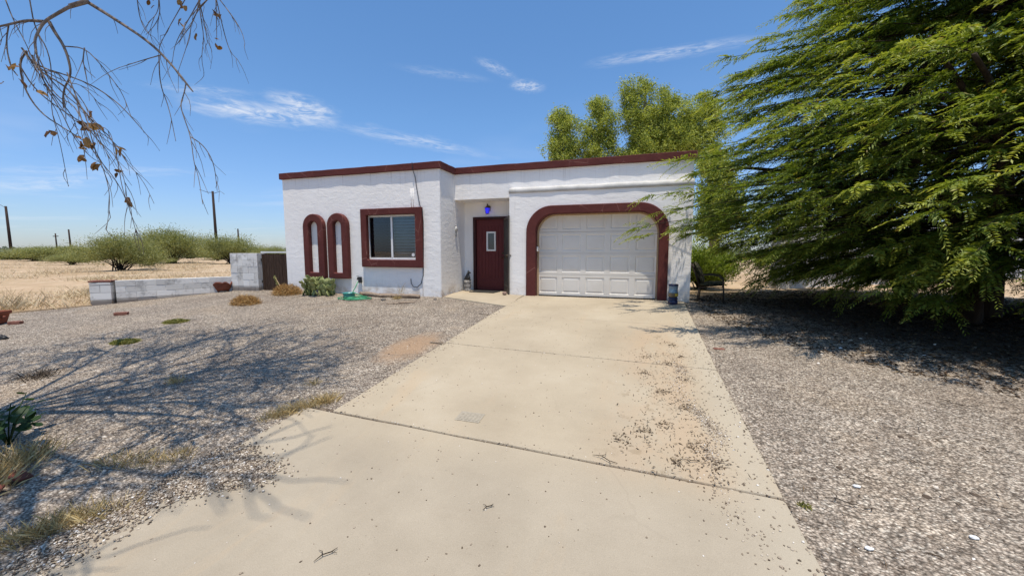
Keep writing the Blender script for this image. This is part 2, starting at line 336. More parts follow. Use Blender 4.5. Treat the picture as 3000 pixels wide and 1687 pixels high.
# ------------------------------------------------------------------ object helpers
ROOT = {}
def tag(o, label=None, cat=None, group=None, kind=None):
    if label: o['label'] = label
    if cat: o['category'] = cat
    if group: o['group'] = group
    if kind: o['kind'] = kind
    return o
def empty(name, loc, label, cat, group=None, rz=0.0):
    o = bpy.data.objects.new(name, None); COL.objects.link(o); o.location = loc; o.rotation_euler = (0, 0, rz)
    o.empty_display_size = 0.2
    ROOT[o] = Vector(loc)
    return tag(o, label, cat, group)
def link_mesh(name, verts, faces, mat, parent=None, smooth=False, bevel=0.0, base=None):
    """verts in world coordinates; shifted to the base of the thing the mesh belongs to"""
    off = ROOT.get(parent, None)
    if off is None: off = Vector(base) if base is not None else Vector((0, 0, 0))
    me = bpy.data.meshes.new(name)
    if isinstance(verts, np.ndarray) and isinstance(faces, np.ndarray):
        v = (verts - np.array(off)[None, :]).astype(np.float32); k = faces.shape[1]; nf = len(faces)
        me.vertices.add(len(v)); me.vertices.foreach_set('co', v.ravel())
        me.loops.add(nf * k); me.loops.foreach_set('vertex_index', faces.astype(np.int32).ravel())
        me.polygons.add(nf); me.polygons.foreach_set('loop_start', np.arange(0, nf * k, k, dtype=np.int32))
        me.polygons.foreach_set('loop_total', np.full(nf, k, dtype=np.int32))
        me.update(calc_edges=True); me.validate()
    else:
        me.from_pydata([tuple(Vector(p) - off) for p in verts], [], [list(f) for f in faces]); me.validate(); me.update()
    me.materials.append(mat)
    if smooth: me.polygons.foreach_set('use_smooth', [True] * len(me.polygons))
    o = bpy.data.objects.new(name, me); COL.objects.link(o)
    if parent is None:
        o.location = off
    else:
        o.parent = parent
        ROOT_CHILD = ROOT[parent]; ROOT[o] = ROOT_CHILD
    if parent is None: ROOT[o] = off
    if bevel > 0:
        md = o.modifiers.new('edge', 'BEVEL'); md.width = bevel; md.segments = 2; md.limit_method = 'ANGLE'; md.angle_limit = math.radians(50)
    return o

class MB:
    def __init__(self): self.v = []; self.f = []
    def add(self, vs, fs):
        n = len(self.v); self.v += [Vector(p) for p in vs]; self.f += [[i + n for i in f] for f in fs]; return self
    def box(self, x0, x1, y0, y1, z0, z1):
        return self.add([(x0, y0, z0), (x1, y0, z0), (x1, y1, z0), (x0, y1, z0), (x0, y0, z1), (x1, y0, z1), (x1, y1, z1), (x0, y1, z1)],
                        [(0, 3, 2, 1), (4, 5, 6, 7), (0, 1, 5, 4), (1, 2, 6, 5), (2, 3, 7, 6), (3, 0, 4, 7)])
    def obox(self, c, ux, uy, uz):
        """box with a corner frame: centre and three half-axis vectors"""
        c, ux, uy, uz = map(Vector, (c, ux, uy, uz)); vs = []
        for k in (-1, 1):
            for s, t in ((-1, -1), (1, -1), (1, 1), (-1, 1)): vs.append(c + ux * s + uy * t + uz * k)
        return self.add(vs, [(0, 3, 2, 1), (4, 5, 6, 7), (0, 1, 5, 4), (1, 2, 6, 5), (2, 3, 7, 6), (3, 0, 4, 7)])
    def prism(self, pts, f0, f1):
        """polygon pts (u,v) mapped by f0 and f1 to the two end faces"""
        n = len(pts); vs = [f0(*p) for p in pts] + [f1(*p) for p in pts]
        fs = [list(range(n))[::-1], list(range(n, 2 * n))] + [[i, (i + 1) % n, n + (i + 1) % n, n + i] for i in range(n)]
        return self.add(vs, fs)
    def tube(self, pts, rad, n=8, caps=True):
        pts = [Vector(p) for p in pts]
        if not hasattr(rad, '__len__'): rad = [rad] * len(pts)
        vs = []; fs = []; ref = None
        for i, p in enumerate(pts):
            t = (pts[min(i + 1, len(pts) - 1)] - pts[max(i - 1, 0)])
            t = t.normalized() if t.length > 1e-9 else Vector((0, 0, 1))
            if ref is None: ref = t.orthogonal().normalized()
            u = (ref - t * ref.dot(t)); u = u.normalized() if u.length > 1e-6 else t.orthogonal().normalized()
            ref = u; w = t.cross(u)
            for k in range(n):
                a = 2 * math.pi * k / n; vs.append(p + (u * math.cos(a) + w * math.sin(a)) * rad[i])
        for i in range(len(pts) - 1):
            for k in range(n):
                fs.append((i * n + k, i * n + (k + 1) % n, (i + 1) * n + (k + 1) % n, (i + 1) * n + k))
        if caps:
            fs.append(list(range(n))[::-1]); fs.append([(len(pts) - 1) * n + k for k in range(n)])
        return self.add(vs, fs)
    def lathe(self, c, prof, n=24, sx=1.0, sy=1.0):
        """prof: list of (radius, z) from bottom to top around c"""
        c = Vector(c); vs = []; fs = []
        for r, z in prof:
            for k in range(n):
                a = 2 * math.pi * k / n; vs.append(c + Vector((r * sx * math.cos(a), r * sy * math.sin(a), z)))
        for i in range(len(prof) - 1):
            for k in range(n): fs.append((i * n + k, i * n + (k + 1) % n, (i + 1) * n + (k + 1) % n, (i + 1) * n + k))
        if prof[0][0] > 1e-4: fs.append(list(range(n))[::-1])
        if prof[-1][0] > 1e-4: fs.append([(len(prof) - 1) * n + k for k in range(n)])
        return self.add(vs, fs)
    def blob(self, c, r, jit=0.0, seg=10, ring=6, rot=None, rnd=random):
        c = Vector(c); vs = []; fs = []
        rot = rot or Matrix.Identity(3)
        for i in range(ring + 1):
            th = math.pi * i / ring
            for k in range(seg):
                ph = 2 * math.pi * k / seg
                p = Vector((r[0] * math.sin(th) * math.cos(ph), r[1] * math.sin(th) * math.sin(ph), -r[2] * math.cos(th)))
                vs.append(c + rot @ (p * (1 + rnd.uniform(-jit, jit))))
        for i in range(ring):
            for k in range(seg): fs.append((i * seg + k, i * seg + (k + 1) % seg, (i + 1) * seg + (k + 1) % seg, (i + 1) * seg + k))
        return self.add(vs, fs)
    def band(self, outer, inner, y0, y1, closed=True):
        """ring between two (x,z) outlines of equal length, from y0 (front) to y1"""
        n = len(outer)
        vs = [(p[0], y0, p[1]) for p in outer] + [(p[0], y0, p[1]) for p in inner] + [(p[0], y1, p[1]) for p in outer] + [(p[0], y1, p[1]) for p in inner]
        fs = []
        for i in range(n if closed else n - 1):
            j = (i + 1) % n
            fs += [(i, j, n + j, n + i), (2 * n + i, 3 * n + i, 3 * n + j, 2 * n + j), (i, 2 * n + i, 2 * n + j, j), (n + i, n + j, 3 * n + j, 3 * n + i)]
        if not closed:
            fs += [(0, n, 3 * n, 2 * n), (n - 1, 3 * n - 1, 4 * n - 1, 2 * n - 1)]
        return self.add(vs, fs)
    def build(self, name, mat, parent=None, smooth=False, bevel=0.0, base=None):
        return link_mesh(name, self.v, self.f, mat, parent, smooth, bevel, base)

# ------------------------------------------------------------------ vectorised foliage
def unit(a): return a / np.maximum(np.linalg.norm(a, axis=-1, keepdims=True), 1e-9)
def leaves(pos, d, nrm, length, width, bend=0.0):
    """diamond leaves: pos (N,3) base, d direction, nrm rough normal"""
    d = unit(d); s = unit(np.cross(d, nrm)); N = len(pos)
    L = np.broadcast_to(np.asarray(length, float), (N,))[:, None]; W = np.broadcast_to(np.asarray(width, float), (N,))[:, None]
    mid = pos + d * L * 0.5; up = np.cross(s, d)
    tip = pos + d * L - up * L * bend
    V = np.stack([pos, mid + s * W, tip, mid - s * W], 1).reshape(-1, 3)
    F = np.arange(N * 4).reshape(N, 4)
    return V, F
def join(parts):
    V = []; F = []; n = 0
    for v, f in parts:
        V.append(v); F.append(f + n); n += len(v)
    return np.concatenate(V), np.concatenate(F)
def rdir(n, rng): return unit(rng.normal(size=(n, 3)))
def blades(centers, n_each, spread, h, w, rng, lean=0.5, zoff=0.0):
    """grass blades as thin triangles drawn as degenerate quads"""
    c = np.repeat(np.asarray(centers, float), n_each, 0); N = len(c)
    off = rng.normal(size=(N, 2)) * spread
    p = c.copy(); p[:, :2] += off; p[:, 2] += zoff
    d = np.stack([rng.normal(size=N) * lean + off[:, 0] / max(spread, 1e-6) * lean * 0.5, rng.normal(size=N) * lean + off[:, 1] / max(spread, 1e-6) * lean * 0.5, np.ones(N)], 1)
    d = unit(d); L = h * rng.uniform(0.4, 1.1, N)
    s = unit(np.cross(d, rdir(N, rng))); W = w * rng.uniform(0.6, 1.3, N)
    m = p + d * L[:, None] * 0.55; droop = np.zeros((N, 3)); droop[:, 2] = -L * 0.15 * rng.random(N)
    V = np.stack([p - s * W[:, None], p + s * W[:, None], m + s * W[:, None] * 0.6, p + d * L[:, None] + droop], 1).reshape(-1, 3)
    return V, np.arange(N * 4).reshape(N, 4)

ICO_V = None
def ico():
    t = (1 + 5 ** .5) / 2
    v = np.array([(-1, t, 0), (1, t, 0), (-1, -t, 0), (1, -t, 0), (0, -1, t), (0, 1, t), (0, -1, -t), (0, 1, -t), (t, 0, -1), (t, 0, 1), (-t, 0, -1), (-t, 0, 1)], float)
    v /= np.linalg.norm(v[0])
    f = np.array([(0, 11, 5), (0, 5, 1), (0, 1, 7), (0, 7, 10), (0, 10, 11), (1, 5, 9), (5, 11, 4), (11, 10, 2), (10, 7, 6), (7, 1, 8), (3, 9, 4), (3, 4, 2), (3, 2, 6), (3, 6, 8), (3, 8, 9), (4, 9, 5), (2, 4, 11), (6, 2, 10), (8, 6, 7), (9, 8, 1)])
    return v, f
def stones(xy, r, rng, zoff=0.0, zfun=zg, flat=0.6):
    v, f = ico(); N = len(xy)
    sc = np.asarray(r)[:, None] * np.stack([rng.uniform(0.8, 1.35, N), rng.uniform(0.6, 1.0, N), rng.uniform(flat * 0.7, flat * 1.2, N)], 1)
    P = v[None] * (1 + rng.uniform(-0.22, 0.22, (N, 12, 1))) * sc[:, None, :]
    a = rng.uniform(0, 2 * np.pi, N); tl = rng.normal(size=N) * 0.35
    y = P[..., 1] * np.cos(tl)[:, None] - P[..., 2] * np.sin(tl)[:, None]; z = P[..., 1] * np.sin(tl)[:, None] + P[..., 2] * np.cos(tl)[:, None]
    x = P[..., 0]; X = x * np.cos(a)[:, None] - y * np.sin(a)[:, None]; Yv = x * np.sin(a)[:, None] + y * np.cos(a)[:, None]
    base = np.stack([xy[:, 0], xy[:, 1], zfun(xy[:, 0], xy[:, 1]) + zoff + sc[:, 2] * 0.45], 1)
    V = (np.stack([X, Yv, z], 2) + base[:, None, :]).reshape(-1, 3)
    F = (f[None] + (np.arange(N) * 12)[:, None, None]).reshape(-1, 3)
    return V, F

SKY_STRENGTH = 0.098
SKY_TINT = [(0.0, (0.98, 1.08, 1.38)), (0.12, (1.02, 1.24, 1.6)), (0.3, (1.08, 1.46, 1.76)), (0.6, (1.1, 1.58, 1.9))]
CLOUD = (10.0, 10.1, 10.3)
SUN_STRENGTH = 5.0

# ================================================================== SETTING
def grid_sheet(xs, ys, zfun):
    X, Yg = np.meshgrid(xs, ys); Z = zfun(X, Yg)
    V = np.stack([X, Yg, Z], 2).reshape(-1, 3); nx = len(xs); ny = len(ys)
    i = np.arange(nx - 1)[None, :] + (np.arange(ny - 1) * nx)[:, None]
    F = np.stack([i, i + 1, i + nx + 1, i + nx], 2).reshape(-1, 4)
    return V, F
def dz(X, Yg):
    und = 0.05 * np.sin(X * 0.31 + 1.3) * np.sin(Yg * 0.27) + 0.02 * np.sin(X * 1.1) * np.sin(Yg * 0.9 + 2)
    far = np.clip((np.abs(X + 2) - 12) / 10, 0, 1)
    far = np.maximum(far, np.clip((Yg - 13) / 10, 0, 1))
    return zg(X, Yg) - 0.02 + und * far
a = np.concatenate([-np.geomspace(30, 1400, 22)[::-1], np.arange(-29, 29.1, 0.6), np.geomspace(30, 1400, 22)])
V, F = grid_sheet(a, a, dz)
tag(link_mesh('desert_ground', V, F, M['sand'], None, True), kind='structure')
# gravel yard laid on top, its left edge following the low block wall
rows = np.concatenate([np.arange(-9, 9.21, 0.35), np.arange(9.5, 10.9, 0.35)])
def left_edge(y):
    if y > 8.6: return -11.3
    if y > 5.92: return -13.0 + (y - 5.92) * 0.56
    return -13.0 - (5.92 - y) * 0.79
vs = []; NX = 70
for y in rows:
    xl = left_edge(y)
    for k in range(NX):
        t = k / (NX - 1); x = xl + (16.0 - xl) * t
        yy = y + (0.25 * math.sin(x * 1.7) if y > 10.3 else 0)
        vs.append((x, yy, zgf(x, yy) + 0.012))
i = np.arange(NX - 1)[None, :] + (np.arange(len(rows) - 1) * NX)[:, None]
F = np.stack([i, i + 1, i + NX + 1, i + NX], 2).reshape(-1, 4)
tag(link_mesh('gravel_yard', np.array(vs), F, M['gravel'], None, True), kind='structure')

# driveway slabs with dirt-filled joints
def jit_line(p0, p1, n, amp):
    out = []
    for k in range(n + 1):
        t = k / n; j = (random.uniform(-amp, amp) if 0 < k < n else 0)
        d = (p1[0] - p0[0], p1[1] - p0[1]); l = math.hypot(*d)
        out.append((p0[0] + d[0] * t - d[1] / l * j, p0[1] + d[1] * t + d[0] / l * j))
    return out
def slab(mb, corners, top=0.035, n=14, amp=0.006):
    pts = []
    for k in range(len(corners)):
        pts += jit_line(corners[k], corners[(k + 1) % len(corners)], n, amp)[:-1]
    mb.prism(pts, lambda x, y: (x, y, zgf(x, y) - 0.12), lambda x, y: (x, y, zgf(x, y) + top))
J1 = (2.93, 2.73); J2 = (5.22, 5.02); J3 = (7.20, 7.08)
xl, xr = -2.74, 0.99; g = 0.011
drive = MB()
slab(drive, [(-3.16, -4.0), (0.93, -4.0), (0.955, J1[1] - g), (-3.10, J1[0] + 0.02 - g)])
slab(drive, [(-2.78, J1[0] + g), (0.955, J1[1] + g), (0.98, J2[1] - g * 0.6), (-2.75, J2[0] - g * 0.6)])
slab(drive, [(-2.75, J2[0] + g * 0.6), (0.98, J2[1] + g * 0.6), (1.03, J3[1] - g * 0.3), (-2.72, J3[0] - g * 0.3)])
slab(drive, [(-2.72, J3[0] + g * 0.3), (1.03, J3[1] + g * 0.3), (1.08, 9.18), (-2.64, 9.18)])
slab(drive, [(-2.64, 9.184), (1.08, 9.184), (1.08, 9.415), (-2.64, 9.415)], 0.035, 6)
slab(drive, [(-4.58, 8.74), (-2.66, 8.0), (-2.66, 9.17), (-4.60, 9.17)], 0.04, 8)
slab(drive, [(-4.60, 9.174), (-2.66, 9.174), (-2.66, 9.415), (-3.06, 9.415), (-3.06, 10.25), (-4.66, 10.25)], 0.04, 4, 0.0)
tag(drive.build('driveway', M['concrete'], bevel=0.012), kind='structure')
jd = MB()
for (ya, yb), w in ((J1, 0.05), (J2, 0.03), (J3, 0.02)):
    jd.add([(-3.0, ya + .02 - w, zgf(0, ya) + 0.021), (0.96, yb - w, zgf(0, yb) + 0.021), (0.96, yb + w, zgf(0, yb) + 0.021), (-3.0, ya + .02 + w, zgf(0, ya) + 0.021)], [(0, 1, 2, 3)])
tag(jd.build('joint_dirt', M['jointdirt']), kind='structure')

# low hazy hill on the far horizon
hv = []; hf = []
for k in range(41):
    t = k / 40; x = -900 + 500 * t; h = 16 * math.sin(math.pi * t) ** 2 * (0.6 + 0.4 * math.sin(t * 14))
    hv += [(x, 1150 + 120 * t, -2), (x, 1150 + 120 * t, h)]
hf = [(2 * k, 2 * k + 2, 2 * k + 3, 2 * k + 1) for k in range(40)]
tag(link_mesh('hills', hv, hf, M['hill']), kind='structure')

# ================================================================== HOUSE
house = empty('house', (-4.7, 9.0, 0.0), 'single-storey white stucco house with flat roof, brown-red trim and attached garage', 'house')
WF, PF, GF, DF = 8.79, 9.62, 9.42, 10.25
w = MB()
# wing front wall around the window opening, then the return and the left side
wx0, wx1, wz0, wz1 = -6.90, -5.37, 0.92, 2.12
w.box(-9.73, wx0, WF, WF + 0.25, -0.3, 3.22); w.box(wx1, -4.68, WF, WF + 0.25, -0.3, 3.22)
w.box(wx0, wx1, WF, WF + 0.25, -0.3, wz0); w.box(wx0, wx1, WF, WF + 0.25, wz1, 3.22)
w.box(-4.93, -4.68, WF + 0.25, DF, -0.3, 3.22)
w.box(-9.73, -9.48, WF + 0.25, 16.75, -0.3, 3.22)
# parapet wall over door and garage
w.box(-4.68, 1.21, PF, PF + 0.25, 2.53, 3.22)
# door wall with the doorway left open
w.box(-4.68, -4.41, DF, DF + 0.2, -0.3, 2.53); w.box(-3.38, -3.06, DF, DF + 0.2, -0.3, 2.53); w.box(-4.41, -3.38, DF, DF + 0.2, 2.12, 2.53)
w.box(-4.68, -3.06, PF + 0.25, DF + 0.2, 2.531, 2.70)
# garage side walls, rear
w.box(-3.06, -2.90, GF + 0.22, DF + 0.2, -0.3, 2.53)
w.box(0.97, 1.21, PF + 0.25, 16.75, -0.3, 3.22)
w.box(-9.73, 1.21, 16.75, 17.0, -0.3, 3.22)
# garage front with a round-cornered opening
def rounded(x0, x1, z0, z1, r, n=9):
    p = [(x0, z0)]
    for k in range(n + 1):
        a_ = math.pi - (math.pi / 2) * k / n; p.append((x0 + r + r * math.cos(a_), z1 - r + r * math.sin(a_)))
    for k in range(n + 1):
        a_ = math.pi / 2 - (math.pi / 2) * k / n; p.append((x1 - r + r * math.cos(a_), z1 - r + r * math.sin(a_)))
    p.append((x1, z0)); return p
op = rounded(-2.40, 0.57, -0.3, 2.10, 0.50)
poly = [(-3.06, -0.3)] + op + [(1.21, -0.3), (1.21, 2.60), (-3.06, 2.60)]
w.prism(poly, lambda x, z: (x, GF, z), lambda x, z: (x, GF + 0.218, z))
wall = w.build('wall', M['stucco'], house)
# rounded shelf above the garage
ld = MB(); prof = [(PF, 2.601), (GF, 2.601), (GF - .022, 2.612), (GF - .026, 2.655), (GF - .022, 2.70), (GF + .01, 2.725), (PF, 2.775)]
NS = 24
for k in range(NS):
    x0 = -3.07 + (4.285) * k / NS; x1 = -3.07 + 4.285 * (k + 1) / NS
def ledge_pt(k, q):
    j = 0.0025 * math.sin(k * 1.9) + 0.003 * math.sin(k * 0.8 + 1); x = -3.07 + 4.285 * k / NS
    return (x, q[0] + (j if q[0] < PF - .01 else 0), q[1] + (j * 0.8 if q[1] > 2.61 else 0))
lv = [ledge_pt(k, q) for k in range(NS + 1) for q in prof]; n_ = len(prof); lf = []
for k in range(NS):
    for q in range(n_ - 1): lf.append((k * n_ + q, (k + 1) * n_ + q, (k + 1) * n_ + q + 1, k * n_ + q + 1))
lf.append(list(range(n_))[::-1]); lf.append([NS * n_ + q for q in range(n_)])
ld.add(lv, lf); ld.build('ledge', M['ledge'], house, True)
r_ = MB(); r_.box(-9.48, 0.97, PF + 0.7, 16.75, 2.95, 3.08); r_.box(-9.48, -4.93, WF + 0.25, PF + 0.7, 2.95, 3.08); r_.box(-4.68, 0.97, PF + 0.25, PF + 0.7, 2.95, 3.08)
r_.build('roof', M['stucco'], house)
# parapet cap: strips with slightly uneven edges
cp = MB()
def strip(p0, p1, inward, wdt, z0=3.20, z1=3.37, n=24):
    p0 = Vector((*p0, 0)); p1 = Vector((*p1, 0)); iw = Vector((*inward, 0)) * wdt; vs_ = []; fs_ = []
    for k in range(n + 1):
        p = p0.lerp(p1, k / n); e = 0 < k < n
        j = lambda s: random.uniform(-s, s) if e else 0
        o_ = (-iw).normalized() * j(.006)
        for q, z in ((p + o_, z0 + j(.005)), (p + o_, z1 + j(.005)), (p + iw, z1 + j(.004)), (p + iw, z0)): vs_.append((q.x, q.y, z))
    for k in range(n):
        for q in range(4): fs_.append((k * 4 + q, k * 4 + (q + 1) % 4, (k + 1) * 4 + (q + 1) % 4, (k + 1) * 4 + q))
    fs_ += [(3, 2, 1, 0), (n * 4, n * 4 + 1, n * 4 + 2, n * 4 + 3)]
    cp.add(vs_, fs_)
strip((-9.79, WF - 0.06), (-4.62, WF - 0.06), (0, 1), 0.34)
strip((-4.62, WF + 0.283), (-4.62, PF + 0.28), (-1, 0), 0.34, n=6)
strip((-4.617, PF - 0.06), (1.27, PF - 0.06), (0, 1), 0.34)
strip((1.27, PF + 0.283), (1.27, 17.0), (-1, 0), 0.34, n=12)
strip((-9.79, WF + 0.283), (-9.79, 17.0), (1, 0), 0.34, n=12)
cp.build('parapet_cap', M['trim'], house, bevel=0.012)
# soffit lining of the porch recess is the underside of the wall box; garage trim
tr = MB(); N_ = 12
outer = rounded(-2.60, 0.73, -0.05, 2.265, 0.64, N_); inner = rounded(-2.36, 0.525, -0.05, 2.065, 0.47, N_)
tr.band(outer, inner, GF - 0.07, GF + 0.16, closed=False)
tr.build('garage_trim', M['trim'], house, bevel=0.018)
tn = MB(); tn.band(rounded(-2.385, 0.55, -0.04, 2.09, 0.49, N_), rounded(-2.325, 0.49, -0.04, 2.035, 0.455, N_), GF + 0.165, GF + 0.20, closed=False)
tn.build('door_jamb', M['tan'], house)
# sectional garage door
GD = GF + 0.20
gd_root = MB(); gd_root.box(-2.60, 0.72, GD + 0.045, GD + 0.07, 0.0, 2.3)
gdo = gd_root.build('garage_door', M['garage'], house)
GX0, GX1 = -2.375, 0.54; cw = (GX1 - GX0) / 5; sh = 0.53
def raised_panel(mb, x0, x1, z0, z1, y):
    """front face of one cell with a bevelled raised panel"""
    rings = [(0.0, 0.0), (0.062, 0.0), (0.078, 0.013), (0.092, 0.013), (0.122, 0.003)]
    vs_ = []
    for ins, dy in rings:
        vs_ += [(x0 + ins, y + dy, z0 + ins), (x1 - ins, y + dy, z0 + ins), (x1 - ins, y + dy, z1 - ins), (x0 + ins, y + dy, z1 - ins)]
    fs_ = []
    for r in range(len(rings) - 1):
        for q in range(4): fs_.append((r * 4 + q, r * 4 + (q + 1) % 4, (r + 1) * 4 + (q + 1) % 4, (r + 1) * 4 + q))
    e = (len(rings) - 1) * 4; fs_.append((e, e + 1, e + 2, e + 3)); mb.add(vs_, fs_)
for s in range(4):
    z0 = 0.045 + s * sh; z1 = z0 + sh - 0.007
    sec = MB()
    for c in range(5): raised_panel(sec, GX0 + c * cw, GX0 + (c + 1) * cw, z0, z1, GD)
    sec.add([(GX0, GD, z0), (GX1, GD, z0), (GX1, GD + .04, z0), (GX0, GD + .04, z0)], [(0, 3, 2, 1)]); sec.add([(GX0, GD, z1), (GX1, GD, z1), (GX1, GD + .04, z1), (GX0, GD + .04, z1)], [(0, 1, 2, 3)])
    sec.build('door_section', M['garage'], gdo)
sl = MB(); sl.box(-2.36, 0.53, GD - 0.004, GD + 0.04, 0.012, 0.044); sl.build('bottom_seal', M['blackmetal'], gdo)
kb = MB(); kb.box(-2.352, -2.315, GF + 0.06, GF + 0.10, 1.15, 1.27); kb.build('keypad', M['whitepaint'], house, bevel=0.004)
# raised arch mouldings
def arch(x0, x1, z0, zt, n=14):
    r = (x1 - x0) / 2; c = (x0 + x1) / 2; p = [(x0, z0)]
    for k in range(n + 1):
        a_ = math.pi * (1 - k / n); p.append((c + r * math.cos(a_), zt - r + r * math.sin(a_)))
    p.append((x1, z0)); return p
for (ox0, ox1, ix0, ix1) in ((-8.95, -8.24, -8.76, -8.45), (-8.11, -7.44, -7.92, -7.64)):
    b_ = MB(); b_.band(arch(ox0, ox1, 0.405, 2.19), arch(ix0, ix1, 0.56, 1.985), WF - 0.13, WF + 0.01)
    b_.build('arch_moulding', M['trim'], house, bevel=0.022)
# window
wt = MB(); R4 = lambda x0, x1, z0, z1: [(x0, z0), (x0, z1), (x1, z1), (x1, z0)]
wt.band(R4(-7.01, -5.17, 0.735, 2.27), R4(-6.83, -5.355, 0.935, 2.10), WF - 0.11, WF + 0.005)
wt.build('window_trim', M['trim'], house, bevel=0.018)
wn = MB(); wn.band(R4(-6.895, -5.375, 0.925, 2.115), R4(-6.835, -5.43, 0.985, 2.055), WF + 0.02, WF + 0.09)
wn.box(-6.155, -6.10, WF + 0.015, WF + 0.085, 0.985, 2.055)
wno = wn.build('window', M['whitepaint'], house, bevel=0.004)
for x0, x1, yy in ((-6.835, -6.155, 0.055), (-6.10, -5.43, 0.035)):
    p_ = MB(); p_.box(x0, x1, WF + yy, WF + yy + 0.006, 0.985, 2.055); p_.build('pane', M['screenglass' if x0 < -6.5 else 'glass'], wno)
bl = MB()
for k in range(14):
    z = 1.02 + k * 0.0785
    bl.obox((-6.13, WF + 0.15, z), (0.70, 0, 0), (0, 0.020, 0.030), (0, -0.002, 0.0015))
bl.build('blind', M['blind'], wno)
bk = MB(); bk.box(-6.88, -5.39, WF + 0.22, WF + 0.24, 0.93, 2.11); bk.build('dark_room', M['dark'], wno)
st_ = MB(); st_.prism([(0.045 * math.cos(t * math.pi / 8), 0.045 * math.sin(t * math.pi / 8)) for t in range(16)], lambda x, z: (-5.50 + x, WF + 0.033, 1.06 + z), lambda x, z: (-5.50 + x, WF + 0.030, 1.06 + z))
st_.build('sticker', M['sticker'], wno)
# front door
fr = MB(); fr.band([(-4.405, 0.0), (-4.405, 2.115), (-3.385, 2.115), (-3.385, 0.0)], [(-4.325, 0.0), (-4.325, 2.045), (-3.455, 2.045), (-3.455, 0.0)], DF - 0.045, DF + 0.06, closed=False)
fr.box(-4.325, -3.455, DF - 0.03, DF + 0.05, 0.0, 0.055)
fr.build('door_frame', M['doorframe'], house, bevel=0.006)
fd = MB(); fd.box(-4.322, -3.458, DF + 0.02, DF + 0.06, 0.056, 2.044)
for k in range(7):
    x = -4.19 + k * 0.10
    if k in (2, 3, 4): fd.box(x - .036, x + .036, DF + 0.008, DF + 0.021, 0.40, 1.10)
    else: fd.box(x - .036, x + .036, DF + 0.008, DF + 0.021, 0.40, 1.86)
fd.box(-4.23, -3.55, DF + 0.009, DF + 0.021, 0.14, 0.34)
for k in range(3): fd.box(-4.19 + (k + 2) * .10 - .036, -4.19 + (k + 2) * .10 + .036, DF + 0.008, DF + 0.021, 1.74, 1.86)
fdo = fd.build('front_door', M['door'], house, bevel=0.005)
dw = MB(); dw.band(R4(-4.01, -3.73, 1.16, 1.705), R4(-3.965, -3.775, 1.205, 1.66), DF - 0.008, DF + 0.03); dw.build('window_frame', M['whitepaint'], fdo, bevel=0.004)
dp = MB(); dp.box(-3.965, -3.775, DF + 0.012, DF + 0.018, 1.205, 1.66); dp.build('pane', M['glass'], fdo)
dh = MB(); dh.tube([(-3.52, DF + .02, 0.98), (-3.52, DF - .04, 0.98), (-3.60, DF - .045, 0.985)], 0.012)
dh.build('handle', M['bronze'], fdo, True)
dk = MB(); dk.tube([(-3.52, DF + .02, 1.10), (-3.52, DF - .005, 1.10)], 0.026, 12); dk.build('lock', M['bronze'], fdo, True)
# open screen door, swung out against the garage corner
A_ = Vector((-3.455, DF - 0.06, 0.05)); B_ = Vector((-3.05, 9.355, 0.05)); u_ = (B_ - A_); L_ = u_.length; u_.normalize(); nrm_ = Vector((-u_.y, u_.x, 0))
def sd(mb, a0, a1, z0, z1, th):
    c = A_ + u_ * ((a0 + a1) / 2) + Vector((0, 0, (z0 + z1) / 2)); mb.obox(c, u_ * ((a1 - a0) / 2), nrm_ * (th / 2), (0, 0, (z1 - z0) / 2))
sdm = MB(); sd(sdm, 0, 0.06, 0, 2.0, 0.035); sd(sdm, L_ - .06, L_, 0, 2.0, 0.035); sd(sdm, .06, L_ - .06, 0, 0.2, 0.033); sd(sdm, .06, L_ - .06, 1.93, 2.0, 0.033); sd(sdm, .06, L_ - .06, 0.95, 1.02, 0.033)
for k in range(1, 6): sd(sdm, k * L_ / 6 - .01, k * L_ / 6 + .01, 0.2, 1.93, 0.026)
sdo = sdm.build('screen_door', M['screen'], house, bevel=0.003)
me_ = MB(); sd(me_, .06, L_ - .06, 0.2, 1.93, 0.006); me_.build('mesh_panel', M['screen'], sdo)
hd = MB(); hp = A_ + u_ * (L_ - .045) + Vector((0, 0, 1.0))
for s in (-1, 1):
    hd = MB(); hd.tube([hp, hp + nrm_ * .055 * s, hp + nrm_ * .06 * s - u_ * .03 + Vector((0, 0, -.06))], 0.012); hd.build('handle', M['bronze'], sdo, True)
# porch lamp
lc = Vector((-3.93, DF - 0.13, 2.30))
lm = MB(); lm.lathe((lc.x, DF - 0.012, lc.z + .05), [(0.0, -.075), (0.05, -.07), (0.05, .06), (0.0, .075)], 14, 1, 0.35)
lm.tube([(lc.x, DF - .02, lc.z + .06), (lc.x, DF - .07, lc.z + .14), (lc.x, lc.y, lc.z + .15), (lc.x, lc.y, lc.z + .07)], 0.009)
lm.lathe(lc, [(0.075, .045), (0.06, .065), (0.03, .10), (0.012, .115), (0.012, .16), (0.0, .17)], 14); lm.lathe(lc, [(0.0, -.125), (0.03, -.12), (0.045, -.105)], 14)
for k in range(4):
    a_ = math.pi / 4 + k * math.pi / 2; lm.tube([lc + Vector((.045 * math.cos(a_), .045 * math.sin(a_), -.11)), lc + Vector((.074 * math.cos(a_), .074 * math.sin(a_), .05))], 0.005, 5)
lmo = lm.build('porch_lamp', M['bronze'], house, True)
lg = MB(); lg.lathe(lc, [(0.040, -.105), (0.068, .046)], 14); lg.build('glass_shade', M['lamp'], lmo, True)
